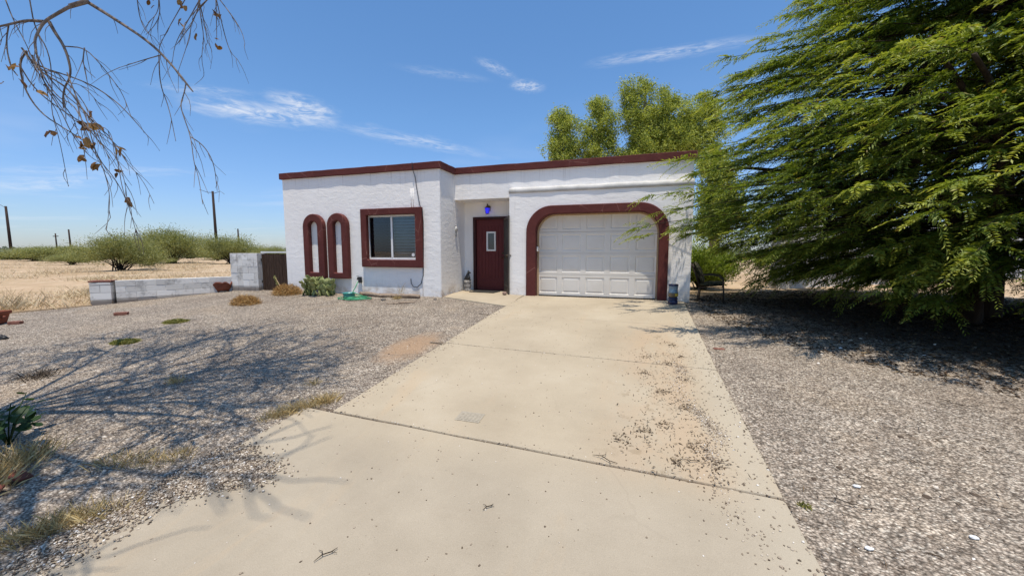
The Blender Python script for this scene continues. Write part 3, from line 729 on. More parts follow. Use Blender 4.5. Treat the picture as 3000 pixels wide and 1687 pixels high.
# outdoor tap, conduit and cable fixed to the wall
tp = MB(); tp.tube([(-7.18, WF, 0.44), (-7.18, WF - .07, 0.44), (-7.18, WF - .10, 0.38)], 0.018); tp.lathe((-7.18, WF - .075, 0.47), [(0.0, 0), (.035, 0.0), (.035, .012), (0, .012)], 10); tp.box(-7.155, -7.085, WF - .10, WF - .02, 0.30, 0.46)
tp.build('garden_tap', M['blackmetal'], house, bevel=0.006)
cb = MB(); yc = WF - 0.014
cb.tube([(-5.41, WF - .07, 3.385), (-5.41, WF - .075, 3.34), (-5.385, WF - .07, 3.18), (-5.37, yc, 3.05), (-5.31, yc, 2.67), (-5.235, WF - .03, 2.32), (-5.16, WF - .04, 2.2), (-5.155, yc, 1.88), (-5.165, yc, 1.3), (-5.175, yc, .93), (-5.19, yc, .55), (-5.26, yc, .32), (-5.38, yc, .225), (-5.49, yc, .23), (-5.555, yc, .32), (-5.56, yc, .44)], 0.0085, 6)
cb.build('cable', M['cable'], house, True)
cd_ = MB()
for x, za, zb in ((-5.50, 2.28, 2.75), (-5.44, 2.28, 2.75), (-5.215, -.05, .74), (-7.10, -.05, .3)):
    cd_ = MB(); cd_.tube([(x, WF - .003, za), (x, WF - .003, zb)], 0.009, 6); cd_.build('conduit', M['stucco'], house, True)

# ================================================================== OBJECTS BY THE DOOR
mt = MB(); mt.prism([(-4.30, 9.66), (-3.56, 9.58), (-3.52, 10.02), (-4.27, 10.1)], lambda x, y: (x, y, 0.041), lambda x, y: (x, y, 0.056))
tag(mt.build('doormat', M['mat']), 'dark flat doormat in front of the maroon front door', 'doormat')
st0 = (-4.49, 9.98, 0.04)
sp = MB(); prof = []
for k in range(9):
    z = k * 0.30 / 8; prof.append((0.095 + 0.012 * math.sin(k * 2.1) + (0.015 if k == 0 else 0), z))
n0 = len(sp.v); sp.lathe(st0, prof, 14, 1.0, 0.9)
for i_, p in enumerate(sp.v): p.x += random.uniform(-.008, .008); p.y += random.uniform(-.008, .008)
tag(sp.build('tree_stump', M['stump'], None, True, base=st0), 'short grey weathered log stump standing in the porch corner', 'stump')
cc = Vector((-4.49, 9.98, 0.345)); ct = MB()   # sitting cat figurine, facing right
ct.lathe(cc, [(0.0, 0), (.062, 0.004), (.072, .03), (.066, .08), (.052, .13), (.040, .165), (.030, .19), (0, .2)], 14, 1.15, 0.85)
for i_ in range(len(ct.v)): ct.v[i_].x += (ct.v[i_].z - cc.z) * 0.22
ct.blob(cc + Vector((.066, 0, .215)), (.046, .038, .038), 0, 12, 8); ct.blob(cc + Vector((.108, 0, .205)), (.02, .02, .016), 0, 8, 6)
for s in (-1, 1):
    e = cc + Vector((.052, .022 * s, .24)); ct.add([e + Vector((-.014, -.012, 0)), e + Vector((.014, -.012, 0)), e + Vector((.014, .012, 0)), e + Vector((-.014, .012, 0)), e + Vector((0, .006 * s, .042))], [(0, 3, 2, 1), (0, 1, 4), (1, 2, 4), (2, 3, 4), (3, 0, 4)])
    ct.tube([cc + Vector((.075, .024 * s, .11)), cc + Vector((.088, .024 * s, .05)), cc + Vector((.09, .024 * s, .006)), cc + Vector((.112, .024 * s, .006))], [.017, .014, .014, .012], 8)
ct.tube([cc + Vector((-.07, 0, .015)), cc + Vector((-.1, .02, .012)), cc + Vector((-.09, .07, .012)), cc + Vector((-.03, .085, .012))], [.013, .013, .011, .008], 7)
ct.v = [Vector((max(-4.62, p.x - .02), p.y, p.z)) for p in ct.v]
tag(ct.build('cat_figurine', M['catblack'], None, True, base=cc), 'black sitting cat figurine on top of the grey stump', 'figurine')
og = MB(); oc = Vector((-4.68, 9.64, 1.70))      # cast cross-like ornament on the return wall
og.tube([oc + Vector((.018, 0, .13)), oc + Vector((.03, .0, .05)), oc + Vector((.03, 0, -.02))], [.012, .026, .02], 8)
og.tube([oc + Vector((.025, -.055, .055)), oc + Vector((.036, 0, .05)), oc + Vector((.025, .055, .035))], [.014, .02, .014], 8)
loop = [oc + Vector((.022, .032 * math.sin(t), -.085 + .062 * math.cos(t))) for t in np.linspace(0, 2 * math.pi, 15)]; og.tube(loop, 0.011, 7, False)
og.blob(oc + Vector((.02, 0, .145)), (.014, .02, .02)); og.blob(oc + Vector((.03, .05, .03)), (.016, .02, .02))
tag(og.build('wall_ornament', M['chrome'], None, True, base=oc), 'small grey cast ornament hanging on the white wall left of the porch', 'ornament')
rk = MB(); rk.blob((-3.14, 9.27, 0.085), (.062, .05, .045), .08, 10, 6)
tag(rk.build('rock', M['rock'], None, True, base=(-3.14, 9.27, 0.04)), 'pinkish rock holding the screen door open', 'rock')

# water jug dispenser by the garage corner
jc = (0.82, 8.93, zgf(0, 8.93) + 0.035)
jug = empty('water_dispenser', jc, 'blue gravity pet water dispenser with yellow label beside the garage trim', 'water dispenser')
j = MB(); j.lathe(jc, [(.088, 0), (.10, .012), (.102, .06), (.092, .085), (.085, .095), (.095, .105), (.10, .125), (.085, .15), (.06, .155)], 28); j.build('base_bowl', M['jugbase'], jug, True)
j = MB(); j.lathe(jc, [(.088, .156), (.098, .17), (.098, .225), (.102, .235), (.1, .245)], 28); j.build('water_tank', M['jugwater'], jug, True)
j = MB(); j.lathe(jc, [(.1, .2455), (.1, .262), (.093, .272), (.093, .385), (.097, .395)], 28); j.build('bottle', M['jugtop'], jug, True)
j = MB(); j.lathe(jc, [(.1, .396), (.103, .402), (.1, .428), (.085, .436), (0, .438)], 28); j.build('lid', M['jugbase'], jug, True)
j = MB(); vs_ = []
for k in range(6):
    a_ = math.radians(-75 + k * 12)
    for z in (.185, .235): vs_.append((jc[0] + .1035 * math.cos(a_), jc[1] + .1035 * math.sin(a_), jc[2] + z))
j.add(vs_, [(2 * k, 2 * k + 2, 2 * k + 3, 2 * k + 1) for k in range(5)]); j.build('label', M['yellow'], jug)

# patio chair, turned to the right
cx, cy = 1.69, 9.82; cz = 0.0
ch = empty('patio_chair', (cx, cy, cz), 'brown metal patio chair with dark leaf-patterned cushions beside the garage corner', 'chair', rz=0)
ang = math.radians(-12); ca_, sa_ = math.cos(ang), math.sin(ang)
def cpt(f, s, z): return (cx + f * ca_ - s * sa_, cy + f * sa_ + s * ca_, cz + z)     # f forward (seat front), s sideways
for s in (-.27, .27):
    fm = MB(); fm.tube([cpt(.28, s, .012), cpt(.27, s, .30), cpt(.25, s, .52), cpt(.17, s, .605), cpt(.02, s, .625), cpt(-.22, s, .61)], .014, 8); fm.build('armrest', M['chairmetal'], ch, True)
    fm = MB(); fm.tube([cpt(-.24, s, .012), cpt(-.22, s, .34)], .014, 8); fm.tube([cpt(-.24, s, .012), cpt(-.16, s, .012)], .014, 8); fm.build('leg', M['chairmetal'], ch, True)
    fm = MB(); fm.tube([cpt(.262, s, .36), cpt(-.22, s, .33)], .013, 8); fm.build('side_rail', M['chairmetal'], ch, True)
fm = MB(); fm.tube([cpt(-.21, -.25, .34), cpt(-.30, -.25, .62), cpt(-.40, -.24, .86), cpt(-.40, .24, .86), cpt(-.30, .25, .62), cpt(-.21, .25, .34)], .013, 8)
for s in (-.15, 0, .15): fm.tube([cpt(-.215, s, .34), cpt(-.295, s, .62), cpt(-.40, s, .86)], .007, 6)
fm.tube([cpt(-.22, -.27, .33), cpt(-.22, .27, .33)], .013, 8); fm.build('back_frame', M['chairmetal'], ch, True)
fm = MB(); fm.tube([cpt(.25, -.27, .355), cpt(.25, .27, .355)], .013, 8); fm.build('front_rail', M['chairmetal'], ch, True)
def cushion(mb, O, U, Vv, Nn, n=8):
    O, U, Vv, Nn = map(Vector, (O, U, Vv, Nn)); vs_ = []; fs_ = []
    for side in (1, -1):
        for i_ in range(n + 1):
            for k in range(n + 1):
                a_, b_ = 2 * i_ / n - 1, 2 * k / n - 1; h_ = (max(0, 1 - abs(a_) ** 4) * max(0, 1 - abs(b_) ** 4)) ** .5 * (0.8 + .2 * math.cos(3 * a_) * math.cos(2 * b_))
                vs_.append(O + U * a_ + Vv * b_ + Nn * h_ * side)
    q = (n + 1) ** 2
    for s in range(2):
        for i_ in range(n):
            for k in range(n):
                f_ = [s * q + i_ * (n + 1) + k, s * q + (i_ + 1) * (n + 1) + k, s * q + (i_ + 1) * (n + 1) + k + 1, s * q + i_ * (n + 1) + k + 1]; fs_.append(f_ if s == 0 else f_[::-1])
    mb.add(vs_, fs_)
vec = lambda f, s, z: Vector((f * ca_ - s * sa_, f * sa_ + s * ca_, z))
cu = MB(); cushion(cu, cpt(.03, 0, .41), vec(.26, 0, .02), vec(0, .25, 0), vec(0, 0, .065)); cu.build('seat_cushion', M['cushion'], ch, True)
cu = MB(); cushion(cu, cpt(-.24, 0, .66), vec(-.10, 0, .25), vec(0, .24, 0), vec(.065, 0, .025)); cu.build('back_cushion', M['cushion'], ch, True)

# ================================================================== LOW BLOCK WALL, PILLARS, GATE
def block_run(mb, p0, p1, th, z0, courses, bl=0.39, bh=0.197, stagger=True):
    p0 = Vector((*p0, 0)); p1 = Vector((*p1, 0)); u = p1 - p0; L = u.length; u.normalize(); nn = Vector((-u.y, u.x, 0))
    core = MB()
    for c in range(courses):
        s = -(bl / 2 if (c % 2 and stagger) else 0.0); z = z0 + c * bh
        while s < L - 0.01:
            a0, a1 = max(0, s) + .006, min(L, s + bl) - .006; s += bl
            if a1 - a0 < .03: continue
            j = random.uniform(-.004, .004)
            mb.obox(p0 + u * ((a0 + a1) / 2) + nn * j + Vector((0, 0, z + bh / 2)), u * ((a1 - a0) / 2), nn * (th / 2), Vector((0, 0, bh / 2 - .006)))
    mb.obox(p0 + u * (L / 2) + Vector((0, 0, z0 + courses * bh / 2 - .003)), u * (L / 2 - .008), nn * (th / 2 - .011), Vector((0, 0, courses * bh / 2 - .006)))
bw = empty('block_wall', (-12.9, 6.4, -0.25), 'low whitewashed concrete block wall with worn grey patches at the gravel edge', 'wall')
k_ = MB(); block_run(k_, (-12.93, 6.42), (-11.66, 8.62), 0.16, -0.28, 1); block_run(k_, (-12.93, 6.42), (-11.66, 8.62), 0.16, -0.083, 3, bh=0.16); k_.build('wall_blocks', M['block'], bw, bevel=0.004)
k_ = MB(); block_run(k_, (-13.26, 6.12), (-12.94, 6.40), 0.30, -0.30, 1, bl=0.42); block_run(k_, (-13.26, 6.12), (-12.94, 6.40), 0.30, -0.103, 2, bl=0.42); block_run(k_, (-13.26, 6.12), (-12.94, 6.40), 0.30, 0.291, 1, bl=0.42, bh=0.07); k_.build('end_pier', M['block'], bw, bevel=0.004)
k_ = MB(); block_run(k_, (-13.27, 6.11), (-12.93, 6.41), 0.31, 0.362, 1, bl=0.2, bh=0.05); k_.build('brick_cap', M['brick'], bw, bevel=0.003)
gp = empty('gate_pillar', (-11.1, 8.7, -0.06), 'tall whitewashed block pillar between the low wall and the dark gate', 'pillar')
k_ = MB(); block_run(k_, (-11.66, 8.66), (-11.27, 8.80), 0.36, -0.10, 6, bl=0.21, bh=0.2, stagger=False); k_.build('side_pier', M['block'], gp, bevel=0.004)
k_ = MB(); block_run(k_, (-11.24, 8.74), (-10.72, 8.82), 0.36, -0.10, 6, bl=0.40, bh=0.2); k_.build('gate_pier', M['block'], gp, bevel=0.004)
gt = empty('wooden_gate', (-10.2, 8.83, -0.06), 'dark brown vertical plank gate between the block pillar and the house', 'gate')
k_ = MB(); x = -10.70
while x < -9.76:
    wdt = random.uniform(.07, .10); k_.box(x, min(x + wdt, -9.745), 8.80 + random.uniform(-.005, .005), 8.83, -0.04, 1.08 + random.uniform(-.01, .01)); x += wdt + random.uniform(.006, .016)
k_.build('planks', M['gatewood'], gt)
for z in (.15, .85):
    k_ = MB(); k_.box(-10.71, -9.74, 8.832, 8.87, z, z + .09); k_.build('rail', M['gatewood'], gt)
k_ = MB(); k_.box(-10.72, -9.735, 8.79, 8.86, 1.105, 1.15); k_.build('top_beam', M['whitewall'], gt)
for z in (0.25, 0.9):
    k_ = MB(); k_.tube([(-10.715, 8.785, z - .04), (-10.715, 8.785, z + .04)], .014, 8); k_.build('hinge', M['blackmetal'], gt)
ed = MB(); p0 = Vector((-13.05, 5.98, 0)); p1 = Vector((-18.5, -1.05, 0))
for k in range(6):
    a_ = p0.lerp(p1, k / 6); b_ = p0.lerp(p1, (k + .985) / 6); a_.z = zgf(0, a_.y) + .012; b_.z = zgf(0, b_.y) + .012; a_.z += random.uniform(-.01, .012)
    u = b_ - a_; L = u.length; u.normalize(); nn = Vector((-u.y, u.x, 0)).normalized(); ed.obox((a_ + b_) / 2, u * L / 2, nn * .022, Vector((0, 0, .035)))
tag(ed.build('edging_board', M['tan'], base=(-13.05, 5.98, -.2)), 'weathered timber edging between the gravel yard and the dry desert', 'edging')

# ================================================================== YARD OBJECTS ON THE LEFT
def pot_mesh(c, prof, sx, sy, mat, name, label, cat, rim=None):
    m_ = MB(); m_.lathe(c, prof, 28, sx, sy); return tag(m_.build(name, mat, None, True, base=c), label, cat)
pc = (-11.78, 8.36, zgf(0, 8.36) + .01)
pot = empty('broken_pot', pc, 'broken dark terracotta pot with a chipped rim in front of the block pillar', 'pot')
m_ = MB(); m_.lathe(pc, [(.0, .03), (.15, .03), (.19, .08), (.225, .17), (.235, .25), (.25, .26), (.25, .30), (.225, .30), (.205, .18), (.14, .07), (0, .06)], 28)
for v_ in m_.v:
    a_ = math.atan2(v_.y - pc[1], v_.x - pc[0])
    if v_.z > pc[2] + .2: v_.z -= .075 * max(0, math.sin(3 * a_ + 1.0)) ** 3 + .02 * max(0, math.sin(7 * a_))
m_.build('bowl', M['darkterra'], pot, True)
for k in range(3):
    a_ = k * 2.1 + .4; f_ = MB(); f_.blob((pc[0] + .13 * math.cos(a_), pc[1] + .13 * math.sin(a_), pc[2] + .025), (.035, .035, .035), 0, 8, 6); f_.build('foot', M['darkterra'], pot, True)
f_ = MB(); f_.blob((pc[0], pc[1], pc[2] + .13), (.185, .185, .05), .06, 14, 6); f_.build('soil', M['greystone'], pot, True)
# rectangular terracotta planter at the left edge of the yard
px_, py_ = -12.62, 4.05; pz_ = zgf(0, py_) + .012
pl = empty('terracotta_planter', (px_, py_, pz_), 'long rectangular terracotta planter box at the left edge of the gravel', 'planter')
ua = Vector((0.82, 0.50, 0)).normalized(); va = Vector((-ua.y, ua.x, 0))
m_ = MB()
def ring(hx, hy, z): return [Vector((px_, py_, pz_ + z)) + ua * sx * hx + va * sy * hy for sx, sy in ((-1, -1), (1, -1), (1, 1), (-1, 1))]
rg = [ring(.36, .13, .03), ring(.40, .165, .22), ring(.42, .185, .222), ring(.42, .185, .285), ring(.385, .15, .285), ring(.36, .13, .18)]
m_.add([p for r in rg for p in r], [(i_ * 4 + q, i_ * 4 + (q + 1) % 4, (i_ + 1) * 4 + (q + 1) % 4, (i_ + 1) * 4 + q) for i_ in range(5) for q in range(4)] + [(3, 2, 1, 0), (20, 21, 22, 23)])
m_.build('box', M['terracotta'], pl, bevel=0.008)
for sx in (-1, 1):
    m_ = MB(); m_.obox(Vector((px_, py_, pz_ + .02)) + ua * sx * .27, ua * .04, va * .12, Vector((0, 0, .02))); m_.build('foot', M['darkterra'], pl)
m_ = MB(); m_.blob(Vector((px_, py_, pz_ + .16)) + ua * .425, (.025, .03, .035)); m_.build('handle_knob', M['darkterra'], pl, True)
def brick(c, rz, name, label, mat=None, s=(.10, .048, .03)):
    m_ = MB(); u = Vector((math.cos(rz), math.sin(rz), 0)); m_.obox(Vector(c) + Vector((0, 0, s[2])), u * s[0], Vector((-u.y, u.x, 0)) * s[1], Vector((0, 0, s[2])))
    return tag(m_.build(name, mat or M['brick'], bevel=0.006, base=c), label, 'brick')
brick((-12.02, 4.33, zgf(0, 4.33) + .012), 0.5, 'brick', 'flat red brick lying beside the terracotta planter')
brick((-10.80, 5.42, zgf(0, 5.42) + .012), 0.72, 'brick', 'single red brick lying alone on the gravel in front of the block wall', s=(.115, .05, .032))
brick((1.17, 5.94, zgf(0, 5.94) + .008), 0.1, 'brick_fragment', 'thin orange brick fragment at the right edge of the driveway', s=(.07, .035, .008))
hb = Vector((-10.62, 3.55, zgf(0, 3.55)))
m_ = MB(); m_.tube([hb + Vector((-.42, -.20, .03)), hb + Vector((-.20, -.10, .075)), hb + Vector((0, 0, .095)), hb + Vector((.10, .05, .07)), hb + Vector((.16, .08, .018))], [.04, .042, .042, .036, .030], 10)
m_.tube([hb + Vector((.12, .06, .055)), hb + Vector((.175, .088, .012))], [.044, .040], 10)
tag(m_.build('drain_pipe', M['blackmetal'], None, True, base=hb), 'short black curved pipe end lying on gravel at the left edge', 'pipe')
# terracotta shards near the camera
def shard(c, pts, rz, tilt, label):
    m_ = MB(); R_ = Matrix.Rotation(rz, 3, 'Z') @ Matrix.Rotation(tilt, 3, 'X')
    m_.prism(pts, lambda x, y: Vector(c) + R_ @ Vector((x, y, .25 * (x * x) - .0)), lambda x, y: Vector(c) + R_ @ Vector((x, y, .25 * x * x + .014)))
    return tag(m_.build('terracotta_shard', M['darkterra'], bevel=.003, base=c), label, 'shard', 'terracotta shards under the bare tree')
shard((-4.25, 1.27, zgf(0, 1.27) + .04), [(-.13, -.07), (.06, -.09), (.14, -.01), (.10, .07), (-.05, .09), (-.14, .04)], 0.4, 0.25, 'large curved terracotta pot shard lying under the bare tree')
shard((-4.28, 1.46, zgf(0, 1.46) + .045), [(-.08, -.05), (.05, -.06), (.09, .02), (.0, .08), (-.07, .04)], -0.5, -0.5, 'smaller terracotta shard leaning behind the large one')
# bucket and hose
hc = (-7.10, 8.26, zgf(0, 8.26) + .012)
m_ = MB(); m_.lathe(hc, [(.0, .004), (.125, .0), (.14, .05), (.15, .115), (.16, .12), (.16, .132), (.143, .132), (.132, .05), (.118, .012), (0, .012)], 26)
tag(m_.build('plastic_tub', M['teal'], None, True, base=hc), 'shallow teal plastic tub beside the coiled hose below the tap', 'tub')
m_ = MB(); pts = [Vector((-7.155, WF - .11, .33)), Vector((-7.20, WF - .16, .18)), Vector((-7.20, 8.50, .04)), Vector((-7.02, 8.32, .1)), Vector((-6.95, 8.22, .09))]
t0 = 0.6
for k in range(128):
    t = t0 + k * 0.24; loopn = k * .24 / (2 * math.pi); rr = .27 + .09 * math.sin(loopn * 2.6 + .6) - .025 * math.cos(t * 3)
    ox = .13 * math.sin(loopn * 1.9); pts.append(Vector((-6.80 + ox + rr * 1.05 * math.cos(t + .8), 8.13 + .04 * math.cos(loopn * 2.1) + rr * .82 * math.sin(t + .8), zgf(0, 8.1) + .03 + .006 * loopn + .012 * math.sin(t * 1.3 + loopn))))
m_.tube(pts, .0125, 6); tag(m_.build('garden_hose', M['hose'], None, True, base=(-6.8, 8.13, -.06)), 'green garden hose coiled on the gravel and running up to the tap', 'hose')
# driftwood, stick and stones below the window
def log(pts, rad, name, label, cat='log'):
    m_ = MB(); P = []; Rr = []
    for a_, b_, ra, rb in zip(pts[:-1], pts[1:], rad[:-1], rad[1:]):
        for k in range(5): t = k / 5; P.append(Vector(a_).lerp(Vector(b_), t) + Vector((random.uniform(-1, 1), random.uniform(-1, 1), random.uniform(-.5, 1))) * ra * .18); Rr.append((ra + (rb - ra) * t) * random.uniform(.82, 1.15))
    P.append(Vector(pts[-1])); Rr.append(rad[-1]); m_.tube(P, Rr, 9)
    for v_ in m_.v: v_.x += random.uniform(-1, 1) * .006; v_.z += random.uniform(-1, 1) * .006
    return tag(m_.build(name, M['drift'], None, True, base=pts[0]), label, cat)
z8 = zgf(0, 8.5) + .012
log([(-7.02, 8.62, z8 + .06), (-6.72, 8.58, z8 + .05), (-6.35, 8.48, z8 + .04), (-5.95, 8.47, z8 + .045)], [.045, .05, .045, .03], 'driftwood_log', 'long twisted driftwood log on the left below the window')
log([(-5.98, 8.52, z8 + .035), (-5.6, 8.5, z8 + .06), (-5.16, 8.53, z8 + .045)], [.03, .05, .05], 'driftwood_log', 'shorter driftwood log on the right below the cable loop')
log([(-6.45, 8.66, z8 + .05), (-5.95, 8.68, z8 + .05)], [.035, .03], 'driftwood_log', 'thin driftwood piece against the wall behind the longer log')
log([(-5.55, 7.70, zgf(0, 7.7) + .02), (-5.3, 7.82, zgf(0, 7.8) + .03), (-4.98, 8.02, zgf(0, 8) + .02)], [.008, .018, .016], 'stick', 'thin pale stick lying on the gravel in front of the logs', 'stick')
for c, r, l in (((-5.93, 8.10, zgf(0, 8.1) + .03), (.075, .05, .04), 'dark angular stone on gravel in front of the driftwood'), ((-4.66, 8.42, zgf(0, 8.4) + .025), (.05, .04, .032), 'small dark stone near the left corner of the porch slab')):
    m_ = MB(); m_.blob(c, r, .12, 8, 5); tag(m_.build('stone', M['greystone'], base=c), l, 'stone')
# concrete stamp / small grate in the driveway
gz = lambda y: zgf(0, y) + .0385
m_ = MB(); gx, gy = -1.42, 3.18
m_.add([(gx - .12, gy - .085, gz(gy - .085)), (gx + .12, gy - .085, gz(gy - .085)), (gx + .12, gy + .085, gz(gy + .085)), (gx - .12, gy + .085, gz(gy + .085))], [(0, 1, 2, 3)])
for k in range(6):
    xk = gx - .09 + k * .036; m_.add([(xk - .009, gy - .065, gz(gy - .065) + .003), (xk + .009, gy - .065, gz(gy - .065) + .003), (xk + .009, gy + .065, gz(gy + .065) + .003), (xk - .009, gy + .065, gz(gy + .065) + .003)], [(0, 1, 2, 3)])
tag(m_.build('drain_grate', M['grate'], base=(gx, gy, gz(gy))), 'small grey slotted rectangle set into the driveway concrete', 'grate')
# forked twigs on the driveway
def twig(c, rz, label, s=1.0, zt=.045):
    m_ = MB(); R_ = Matrix.Rotation(rz, 3, 'Z'); z0 = zgf(0, c[1]) + zt; q = lambda x, y, z=0: Vector((c[0], c[1], 0)) + R_ @ Vector((x * s, y * s, 0)) + Vector((0, 0, zgf(0, c[1] + (R_ @ Vector((x * s, y * s, 0))).y) + zt + z * s))
    m_.tube([q(-.16, 0), q(-.05, .02, .02), q(.06, .0, .01), q(.15, .03, 0)], [.0015, .003, .003, .0015], 5); m_.tube([q(-.05, .02, .02), q(-.03, .09, .01), q(-.06, .16, 0)], [.0025, .002, .001], 5); m_.tube([q(.06, 0, .01), q(.12, -.06, 0)], [.002, .001], 5)
    return tag(m_.build('twig', M['bark'], base=(c[0], c[1], zgf(0, c[1]))), label, 'twig', 'fallen twigs on the ground')
twig((-.17, 2.83), -.4, 'forked dark twig lying across the nearest driveway joint', .62)
twig((.46, 2.98), .5, 'curved brown twig on the dirty right side of the driveway', .42)
twig((-.83, 2.13), .9, 'short dark twig on the nearest slab left of centre', .26)
twig((-1.55, 1.55), 1.0, 'thin dark twig at the bottom of the nearest slab', .4)
twig((1.29, 2.80), -.2, 'thick dark twig on the gravel right of the driveway joint', .6, .03)
twig((2.95, 4.58), .1, 'long dark twig on the gravel far right of the driveway', 1.1, .03)
twig((.35, 4.2), .1, 'thin twig lying on the ochre dirt of the second slab', .45)
twig((-3.18, 1.80), 1.9, 'grey broken twig among the dry grass at the slab edge', .8, .03)

# ================================================================== UTILITY POLES
def upole(x, y, h, r, lean, label, arm=0):
    o = empty('utility_pole', (x, y, 0), label, 'utility pole', 'utility poles across the desert')
    m_ = MB(); m_.tube([(x, y, -.5), (x + lean * h * .5, y, h * .5), (x + lean * h, y, h)], [r * 1.15, r, r * .8], 10); m_.build('post', M['pole'], o, True)
    if arm:
        m_ = MB(); t = Vector((x + lean * h, y, h)); m_.tube([t + Vector((-.9 * arm, -.3, .25)), t + Vector((-.35 * arm, -.1, -.12)), t + Vector((0, 0, -.15))], .03, 6)
        if arm == 2:
            m_.tube([t + Vector((0, 0, -.3)), t + Vector((.9, .3, .0)), t + Vector((1.4, .4, -.35))], .025, 6)
        m_.build('bracket', M['blackmetal'], o)
    return o
upole(-110.1, 40.2, 9.4, .20, -.004, 'leaning dark pole at the far left of the desert', 1)
upole(-49.6, 34.8, 8.5, .15, -.004, 'tallest brown pole standing behind the block pillar', 2)
upole(-99.6, 43.6, 5.2, .14, -.02, 'short thin pole above the scrub left of the broad bushes')
upole(-69.8, 53.0, 5.3, .14, -.01, 'thin short pole nearest the left side of the house')
o = upole(-118, 49.5, 5.0, .13, 0, 'small pole with a crossarm above the far scrub'); m_ = MB(); m_.box(-118.9, -117.1, 49.44, 49.56, 4.3, 4.45); m_.build('crossarm', M['pole'], o)
upole(-120, 68, 6.5, .14, 0, 'tiny far pole rising behind the broad bushes')

# neighbour's white wall glimpsed behind the big tree
nw = MB(); p0 = Vector((4.2, 14.0, 0)); p1 = Vector((20, 25.5, 0)); u = (p1 - p0).normalized(); nn = Vector((-u.y, u.x, 0)); L = (p1 - p0).length
nw.obox((p0 + p1) / 2 + Vector((0, 0, .95)), u * L / 2, nn * .1, Vector((0, 0, 1.15)))
for k in range(8): nw.obox(p0 + u * (k * L / 7 * .98 + .2) + Vector((0, 0, 1.0)), u * .2, nn * .16, Vector((0, 0, 1.2)))
tag(nw.build('white_wall', M['whitewall'], base=p0), 'long white painted wall behind the big feathery tree', 'wall')

# ================================================================== VEGETATION
def G3(x, y, dz_=0.0): return (x, y, zgf(x, y) + dz_)

